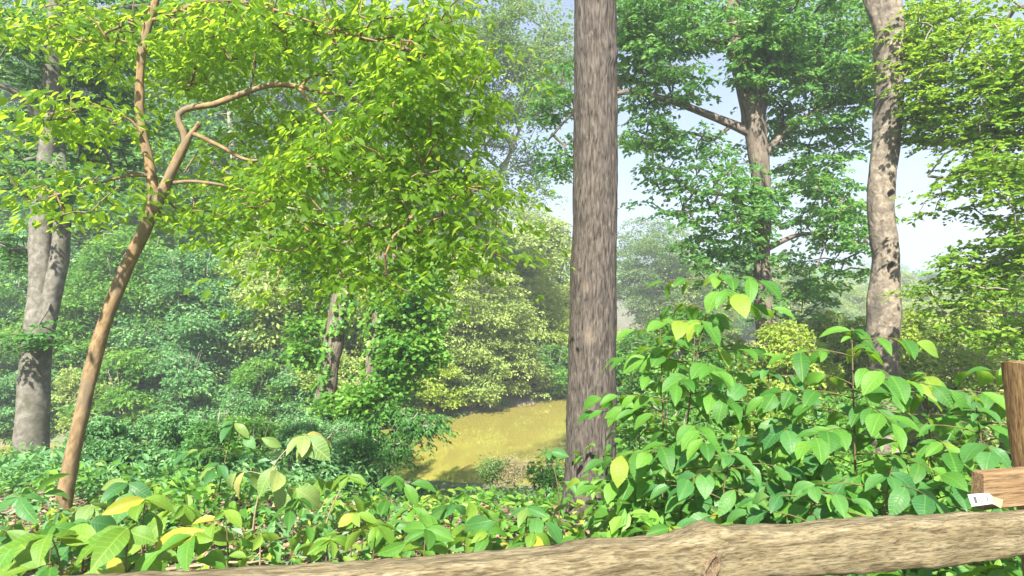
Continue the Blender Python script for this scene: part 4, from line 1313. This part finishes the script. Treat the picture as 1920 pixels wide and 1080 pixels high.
LG = 'large-leaved seedlings behind the fence on the left'
G = [
    ('drooping pale-leaved sapling on a thin arched tan stem, left of the ivy-clad pair', [(468, 1010), (480, 950), (500, 895), (535, 845), (575, 815)], 4.4, 4, .26, .21, 'big_pale', 8, 'stem_tan', .9),
    ('pale-leaved sapling on a slanting tan stem below the ivy-clad pair', [(592, 1010), (615, 970), (640, 915), (655, 890)], 4.5, 3, .24, .17, 'big_lime', 7, 'stem_tan', .7),
    ('dark-leaved sapling behind the drooping pale one', [(405, 960), (412, 910), (425, 850), (440, 790)], 5.2, 7, .32, .17, 'big_dark', 5, 'stem_green', .4),
    ('bright yellow-green plant with upcurled new leaves at the bottom left', [(268, 1080), (266, 1020), (272, 935)], 3.2, 3, .12, .17, 'big_lime', 6, 'stem_green', .2),
    ('big pale-veined plant low at the bottom left, left of the fence rail end', [(225, 1180), (235, 1080), (240, 990)], 2.9, 5, .18, .2, 'big_lime', 7, 'stem_green', .35),
    ('plant with one long yellow-green leaf at the bottom left corner', [(120, 1200), (115, 1080), (95, 1000)], 2.8, 2, .12, .22, 'big_lime', 4, 'stem_green', .3),
    ('green plant with two broad leaves above the left end of the rail', [(330, 1170), (345, 1060), (365, 1000)], 3.0, 4, .18, .19, 'big_green', 5, 'stem_green', .4),
    ('dark blue-green plant at the left edge by the leaning trunk base', [(20, 1110), (25, 1000), (40, 930)], 3.8, 4, .26, .2, 'big_dark', 5, 'stem_green', .35),
    ('dark plant with narrow leaves at the foot of the leaning trunk', [(150, 1090), (160, 1010), (165, 975)], 3.9, 3, .2, .19, 'big_dark', 4, 'stem_green', .35),
    ('blue-green plant right of the leaning trunk base', [(255, 1010), (250, 960), (240, 905)], 4.7, 4, .22, .19, 'big_dark', 5, 'stem_green', .5),
    ('pale hanging-leaved seedling between leaning trunk and drooping sapling', [(185, 1040), (180, 990), (172, 945)], 4.2, 1, .12, .18, 'big_pale', 5, 'stem_tan', .8),
    ('small lime seedling in the brown litter above the rail', [(487, 1050), (488, 1025), (490, 1000)], 4.0, 1, .08, .12, 'big_lime', 4, 'stem_tan', .4),
    ('bright green plant in front of the bluish bush', [(430, 1050), (425, 990), (420, 955)], 4.2, 3, .16, .15, 'big_lime', 5, 'stem_green', .5),
    ('green plant nodding over the slope below the yellow water', [(720, 1010), (730, 950), (740, 890)], 4.6, 4, .22, .17, 'big_green', 5, 'stem_green', .6),
    ('lime-leaved plant just above the rail, second left of the tall trunk', [(690, 1110), (700, 1040), (710, 985)], 3.4, 4, .18, .15, 'big_lime', 6, 'stem_green', .4),
    ('dense green plant resting over the rail left of the tall trunk', [(790, 1120), (795, 1040), (800, 990)], 3.3, 5, .22, .15, 'big_green', 6, 'stem_green', .4),
    ('green plant with an upright tall leaf in the middle of the fence gap', [(905, 1120), (908, 1050), (915, 1000)], 3.3, 4, .18, .16, 'big_green', 5, 'stem_green', .2),
    ('dark shaded plant left of the tall trunk foot', [(985, 1060), (985, 1010), (990, 950)], 4.0, 5, .26, .16, 'big_dark', 5, 'stem_green', .5),
    ('pale lime plant above the rail just left of the tall trunk', [(985, 1130), (990, 1060), (1000, 1000)], 3.3, 2, .14, .13, 'big_lime', 5, 'stem_green', .5),
    ('green plant covering the foot of the tall trunk', [(1070, 1100), (1075, 1040), (1080, 1005)], 3.8, 5, .26, .15, 'big_green', 6, 'stem_green', .5),
    ('reddish-edged dark plant right in front of the tall trunk foot', [(1135, 1110), (1140, 1050), (1148, 1015)], 3.5, 5, .24, .14, 'big_dark', 5, 'stem_green', .5),
    ('young three-leaved shoot reaching left past the tall trunk', [(1045, 1050), (1048, 930), (1030, 845)], 4.6, 1, .1, .13, 'big_dark', 4, 'stem_green', .4),
    ('fresh green plant in the litter left of the lime plant', [(610, 1090), (612, 1040), (620, 1010)], 3.7, 3, .16, .13, 'big_lime', 5, 'stem_green', .5),
    ('shaded green plant on the slope above the lime plant', [(840, 1040), (845, 990), (850, 945)], 4.4, 5, .26, .15, 'big_dark', 5, 'stem_green', .5),
    ('green plant with hanging leaves just right of the drooping pale sapling', [(545, 1040), (550, 985), (560, 935)], 4.3, 4, .22, .16, 'big_green', 5, 'stem_green', .6),
    ('lime plant low in front of the ivy-clad pair, above the rail', [(655, 1060), (660, 1010), (668, 960)], 4.0, 4, .2, .15, 'big_lime', 5, 'stem_green', .5),
    ('green plant beside the nodding plant, above the rail', [(765, 1060), (770, 1000), (775, 950)], 4.0, 5, .22, .16, 'big_green', 6, 'stem_green', .5),
    ('lime plant on the brow below the dry bush', [(885, 1040), (890, 990), (895, 950)], 4.3, 4, .2, .14, 'big_lime', 5, 'stem_green', .5),
    ('green plant on the brow right of the dry bush, left of the tall trunk', [(1020, 1060), (1022, 1010), (1030, 970)], 4.5, 4, .22, .15, 'big_green', 5, 'stem_green', .5),
    ('lime plant right of the leaning trunk, behind the upcurled one', [(330, 1030), (335, 985), (345, 945)], 4.3, 4, .2, .17, 'big_lime', 5, 'stem_green', .6),
    ('green plant in front of the leaning trunk base', [(90, 1100), (95, 1030), (100, 985)], 3.6, 4, .2, .18, 'big_green', 5, 'stem_green', .5),
]
for k, (lab, pix, d, nb, bl, L, key, tw_, bark, dr) in enumerate(G):
    sapling(lab, stemline(pix, d), nb, bl, L, key, 300 + k, bark, lo=.45, tip_whorl=tw_, group=LG, name='leafy_plant' if k not in (0, 1, 2) else 'sapling', droop=dr, face=.35, rad=.007, flat=.5, lspread=.8)

# ------------------------------------------------------------------ the fence
def rail_depth(px):
    u = (px - 960) / F
    return 1.541 / (1 - .255 * u)


M['rail'] = wood_mat('weathered_split_wood', ((.05, .036, .019), (.135, .108, .058), (.21, .178, .112)), scale=(9, 75, 75), bump=1.0, stain=(.07, .05, .028))
M['lumber'] = wood_mat('fresh_orange_lumber', ((.10, .058, .026), (.17, .108, .053), (.24, .165, .09)), scale=(4, 60, 60), bump=.5, stain=(.12, .07, .03))
M['post'] = wood_mat('old_brown_post_wood', ((.07, .04, .02), (.19, .115, .05), (.31, .2, .09)), scale=(45, 45, 4), bump=.7, stain=(.05, .03, .015))
fx = np.array([1.0, .255, 0])
fx /= np.linalg.norm(fx)
fy_ = np.array([-fx[1], fx[0], 0])
p_post = P(1916, 780, 2.14)
fb = np.array([p_post[0], p_post[1], gz(p_post[0], p_post[1])])
fence = thing('wooden_fence', 'weathered split-rail fence across the bottom right foreground', 'fence', fb)

# the split log rail: outline read along its length
top_px = [(-240, 1112), (150, 1086), (320, 1074), (480, 1066), (640, 1059), (800, 1048), (900, 1042), (980, 1034), (1062, 1021), (1118, 1010), (1180, 1012), (1240, 1007), (1290, 992), (1322, 977), (1342, 979), (1360, 987), (1438, 988), (1480, 986), (1523, 980), (1594, 973), (1736, 969), (1842, 964), (1920, 961), (2100, 956)]
bot_px = [(-240, 1212), (150, 1180), (640, 1160), (1062, 1125), (1240, 1100), (1330, 1092), (1452, 1077), (1594, 1067), (1736, 1058), (1842, 1044), (1920, 1032), (2100, 1010)]
top_px, bot_px = np.array(top_px, float), np.array(bot_px, float)
ns, nsec = 520, 36
pxs = np.linspace(-240, 2100, ns)
tp = np.interp(pxs, top_px[:, 0], top_px[:, 1])
bt = np.interp(pxs, bot_px[:, 0], bot_px[:, 1])
ker = np.ones(7) / 7
tp = np.convolve(np.pad(tp, 3, 'edge'), ker, 'valid')
verts = np.zeros((ns, nsec, 3))
ph = np.linspace(0, 2 * np.pi, nsec, endpoint=False)
for i, px in enumerate(pxs):
    d = rail_depth(px)
    c = (P(px, tp[i], d) + P(px, bt[i], d)) / 2
    hh = (P(px, tp[i], d)[2] - P(px, bt[i], d)[2]) / 2
    ce, se = np.cos(ph), np.sin(ph)
    sq = (np.abs(ce) ** 7 + np.abs(se) ** 7) ** (-1 / 7)
    oy, oz = ce * sq * .048, se * sq * hh * .97
    oz = np.where(ce < -.3, oz * 1.0, oz * .92)
    verts[i] = c[None] + fy_[None] * oy[:, None] + np.array([0, 0, 1.0])[None] * oz[:, None]
flat_v = verts.reshape(-1, 3)
sc = np.stack([flat_v @ fx * 6, flat_v @ fy_ * 40, flat_v[:, 2] * 40], 1)
nz = (fbm(sc, 4) - .5) + .6 * (fbm(np.stack([flat_v @ fx * 28, flat_v @ fy_ * 30, flat_v[:, 2] * 30], 1), 3) - .5)
nz = nz - .9 * np.clip(fbm(np.stack([flat_v @ fx * 4 + 7, flat_v @ fy_ * 60, flat_v[:, 2] * 110], 1), 2) - .66, 0, 1) * 4
cen = verts.mean(1, keepdims=True)
dirs = norm(verts - cen)
kc = P(1326, 1058, rail_depth(1326) - .05)
kd = np.sqrt(((flat_v @ fx - kc @ fx) / .028) ** 2 + ((flat_v[:, 2] - kc[2]) / .05) ** 2)
swell = np.where((flat_v - cen.repeat(nsec, 1).reshape(-1, 3)) @ fy_ < 0, np.exp(-(kd / 1.6) ** 2) * .012, 0)
verts = verts + dirs * (nz * .016).reshape(ns, nsec, 1) - fy_ * swell.reshape(ns, nsec, 1)
t = MB()
i = np.arange(ns - 1)[:, None] * nsec
j = np.arange(nsec)[None]
t.add(verts.reshape(-1, 3), np.stack([i + j, i + (j + 1) % nsec, i + nsec + (j + 1) % nsec, i + nsec + j], -1).reshape(-1, 4))
t.add(np.vstack([verts[0], verts[0].mean(0), verts[-1], verts[-1].mean(0)]), None, [(nsec, (q + 1) % nsec, q) for q in range(nsec)] + [(2 * nsec + 1, nsec + 1 + q, nsec + 1 + (q + 1) % nsec) for q in range(nsec)])


def oriented(mbu_, name, mat, parent, smooth=True):
    """mesh whose local X runs along the rail so that the grain follows it"""
    R3 = np.stack([fx, fy_, np.array([0, 0, 1.0])], 1)
    org = fb
    mbu_.v = [(np.vstack(mbu_.v) - org) @ R3]
    o = mbu_.build(name, mat, parent, (0, 0, 0), smooth)
    o.rotation_euler = (0, 0, math.atan2(fx[1], fx[0]))
    return o


rail = oriented(t, 'rail', M['rail'], fence)
rail['label'] = 'split log rail with a knot'
# knot: a cracked oval plug with a raised rim
t = MB()
rg, sg = 9, 28
kv = []
rk_ = np.linspace(0, 1.0, rg)
for a_ in rk_:
    for q in range(sg):
        an = q * 2 * np.pi / sg
        du, dz = .021 * a_ * math.cos(an) * (1 + .12 * math.sin(2 * an + 1)), .04 * a_ * math.sin(an)
        du += .35 * dz
        hgt = -.006 + .012 * math.exp(-((a_ - .72) / .12) ** 2) - .008 * math.exp(-((a_ - .92) / .05) ** 2) - .03 * max(0, a_ - .95) * 10
        hgt += .0003 * math.sin(an * 3 + a_ * 9)
        kv.append(kc + fx * du + np.array([0, 0, dz]) - fy_ * (hgt + .024))
i = np.arange(rg - 1)[:, None] * sg
j = np.arange(sg)[None]
t.add(kv, np.stack([i + j, i + (j + 1) % sg, i + sg + (j + 1) % sg, i + sg + j], -1).reshape(-1, 4))
M['knot'] = wood_mat('dark_knot_wood', ((.04, .025, .015), (.12, .085, .05), (.2, .15, .09)), scale=(90, 90, 90), bump=.9)
kn = oriented(t, 'knot', M['knot'], rail)
kn.location = (0, 0, 0)
kn.rotation_euler = (0, 0, 0)

# posts: the one in view leans a little; the others stand outside the picture and carry the rail
def post(px_top, py_top, px_bot, py_bot, d, wd, seed):
    a_, b_ = P(px_top, py_top, d), P(px_bot, py_bot, d)
    dirn = (b_ - a_) / (a_[2] - b_[2])
    foot = a_ + dirn * (a_[2] - gz(b_[0], b_[1]) + .3)
    n = 60
    c = foot[None] + (a_ - foot)[None] * np.linspace(0, 1, n)[:, None]
    th = np.linspace(0, 2 * np.pi, 28, endpoint=False)
    ce, se = np.cos(th), np.sin(th)
    sq = (np.abs(ce) ** 5 + np.abs(se) ** 5) ** -.2
    v = c[:, None, :] + (fx[None] * (ce * sq)[:, None] + fy_[None] * (se * sq)[:, None])[None] * (wd / 2)
    fl = v.reshape(-1, 3)
    nzp = (fbm(np.stack([fl[:, 0] * 35, fl[:, 1] * 35, fl[:, 2] * 3], 1) + seed, 3) - .5).reshape(n, 28, 1)
    v = v + norm(v - c[:, None, :]) * nzp * .014
    v[-1, :, 2] += (fbm(v[-1] * 40 + seed, 2) - .5) * .02
    t = MB()
    i = np.arange(n - 1)[:, None] * 28
    j = np.arange(28)[None]
    t.add(v.reshape(-1, 3), np.stack([i + j, i + (j + 1) % 28, i + 28 + (j + 1) % 28, i + 28 + j], -1).reshape(-1, 4))
    t.add(np.vstack([v[-1], v[-1].mean(0) + [0, 0, .006]]), None, [(28, q, (q + 1) % 28) for q in range(28)])
    return oriented(t, 'post', M['post'], fence)


post(1931, 680, 1953, 880, 2.14, .13, 1)
post(-150, 1010, -150, 1120, rail_depth(-150) + .1, .12, 2)

# fresh lumber end nailed to the post, with its stapled price tag
dl = 1.985
lc = P(1845, 888, dl)
lz0, lz1 = P(1826, 957, dl)[2], lc[2]
hh = lz1 - lz0
t = MB()
be = .004
prof = [(-be, 0), (0, be), (0, hh - be), (-be, hh), (-hh * .9 + be, hh), (-hh * .9, hh - be), (-hh * .9, be), (-hh * .9 + be, 0)]
prof = [(0 + be, 0), (0, be), (0, hh - be), (be, hh), (.042 - be, hh), (.042, hh - be), (.042, be), (.042 - be, 0)]
lv = []
for s_ in (0, .003, .9):
    for (qy, qz) in prof:
        ins = .003 if s_ == 0 else 0
        qy2 = .021 + (qy - .021) * (1 - ins * 20)
        qz2 = hh / 2 + (qz - hh / 2) * (1 - ins * 20)
        lv.append(np.array([lc[0], lc[1], lz0]) + fx * s_ + fy_ * qy2 + np.array([0, 0, qz2]))
i = np.arange(2)[:, None] * 8
j = np.arange(8)[None]
t.add(lv, np.stack([i + j, i + (j + 1) % 8, i + 8 + (j + 1) % 8, i + 8 + j], -1).reshape(-1, 4))
t.add(np.vstack([lv[0:8], np.mean(lv[0:8], 0), lv[16:24], np.mean(lv[16:24], 0)]), None, [(8, (q + 1) % 8, q) for q in range(8)] + [(17, 9 + q, 9 + (q + 1) % 8) for q in range(8)])
lum = oriented(t, 'lumber_rail', M['lumber'], fence, smooth=False)
lum['label'] = 'fresh orange squared timber with a white tag'

m, nt, b = new_mat('tag_paper')
uvn = N(nt, 'ShaderNodeTexCoord').outputs['UV']
sep = N(nt, 'ShaderNodeSeparateXYZ')
nt.links.new(uvn, sep.inputs[0])
wn = N(nt, 'ShaderNodeTexWhiteNoise', noise_dimensions='1D')
fl_ = N(nt, 'ShaderNodeMath', operation='MULTIPLY', i_1=70.0)
nt.links.new(sep.outputs['X'], fl_.inputs[0])
fl2 = N(nt, 'ShaderNodeMath', operation='FLOOR')
nt.links.new(fl_.outputs[0], fl2.inputs[0])
nt.links.new(fl2.outputs[0], wn.inputs['W'])
bars = ramp(nt, wn.outputs['Value'], [(.47, (0, 0, 0)), (.5, (1, 1, 1))])
bars_n = bars.node
bars_n.color_ramp.interpolation = 'CONSTANT'


def between(sock, lo, hi):
    g1 = N(nt, 'ShaderNodeMath', operation='GREATER_THAN', i_1=lo)
    g2 = N(nt, 'ShaderNodeMath', operation='LESS_THAN', i_1=hi)
    mm = N(nt, 'ShaderNodeMath', operation='MULTIPLY')
    nt.links.new(sock, g1.inputs[0])
    nt.links.new(sock, g2.inputs[0])
    nt.links.new(g1.outputs[0], mm.inputs[0])
    nt.links.new(g2.outputs[0], mm.inputs[1])
    return mm.outputs[0]


def times(a_, b_):
    mm = N(nt, 'ShaderNodeMath', operation='MULTIPLY')
    nt.links.new(a_, mm.inputs[0])
    nt.links.new(b_, mm.inputs[1])
    return mm.outputs[0]


mask = times(times(between(sep.outputs['X'], .1, .46), between(sep.outputs['Y'], .22, .78)), bars)
mxp = N(nt, 'ShaderNodeMixRGB')
mxp.inputs[1].default_value = (.30, .30, .275, 1)
mxp.inputs[2].default_value = (.05, .055, .065, 1)
nt.links.new(mask, mxp.inputs[0])
yl = between(sep.outputs['X'], .62, 1.1)
lines = N(nt, 'ShaderNodeMath', operation='PINGPONG', i_1=.07)
nt.links.new(sep.outputs['Y'], lines.inputs[0])
lt = N(nt, 'ShaderNodeMath', operation='LESS_THAN', i_1=.022)
nt.links.new(lines.outputs[0], lt.inputs[0])
mk2 = times(times(lt.outputs[0], between(sep.outputs['X'], .68, .95)), between(sep.outputs['Y'], .12, .9))
mxy = N(nt, 'ShaderNodeMixRGB')
mxy.inputs[2].default_value = (.29, .25, .14, 1)
nt.links.new(yl, mxy.inputs[0])
nt.links.new(mxp.outputs[0], mxy.inputs[1])
mxl = N(nt, 'ShaderNodeMixRGB')
mxl.inputs[2].default_value = (.3, .25, .15, 1)
nt.links.new(mk2, mxl.inputs[0])
nt.links.new(mxy.outputs[0], mxl.inputs[1])
nt.links.new(mxl.outputs[0], b.inputs['Base Color'])
b.inputs['Roughness'].default_value = .5
corners_t = [(1814, 927, 1.955), (1838, 925, 1.955), (1855, 925, 1.958), (1862, 931, 1.978), (1881, 937, 1.978)]
corners_b = [(1822, 950, 1.950), (1845, 947, 1.950), (1860, 945, 1.955), (1866, 947, 1.976), (1877, 953, 1.976)]
tv, tq, tuv = [], [], []
us = [0, .28, .55, .64, 1]
for (q1, q2) in zip(corners_t, corners_b):
    tv += [P(*q1), P(*q2)]
for q in range(4):
    tq.append((q * 2 + 1, q * 2 + 3, q * 2 + 2, q * 2))
    tuv.append([(us[q], 0), (us[q + 1], 0), (us[q + 1], 1), (us[q], 1)])
nv = len(tv)
tv += [v_ + fy_ * .0006 for v_ in tv]
tq2 = [tuple(x_ + nv for x_ in reversed(q)) for q in tq]
t = MB()
t.add(tv, tq + tq2, None, np.array(tuv + [list(reversed(u_)) for u_ in tuv]))
tg = oriented(t, 'price_tag', m, lum, smooth=False)
tg.location = (0, 0, 0)
tg.rotation_euler = (0, 0, 0)
tg['label'] = 'white barcode tag stapled to the timber end'

# ------------------------------------------------------------------ the air over the lake
m = bpy.data.materials.new('summer_haze')
m.use_nodes = True
nt = m.node_tree
nt.nodes.clear()
out = nt.nodes.new('ShaderNodeOutputMaterial')
vol = nt.nodes.new('ShaderNodeVolumePrincipled')
vol.inputs['Color'].default_value = (.86, .93, 1.0, 1)
vol.inputs['Density'].default_value = .0035
vol.inputs['Anisotropy'].default_value = .2
nt.links.new(vol.outputs[0], out.inputs['Volume'])
t = MB()
t.box((-520, -520, -9), (520, 520, 60))
o = t.build('haze', m, smooth=False, kind='stuff')
o['label'] = 'thin pale summer haze over the lake'
o['category'] = 'haze'
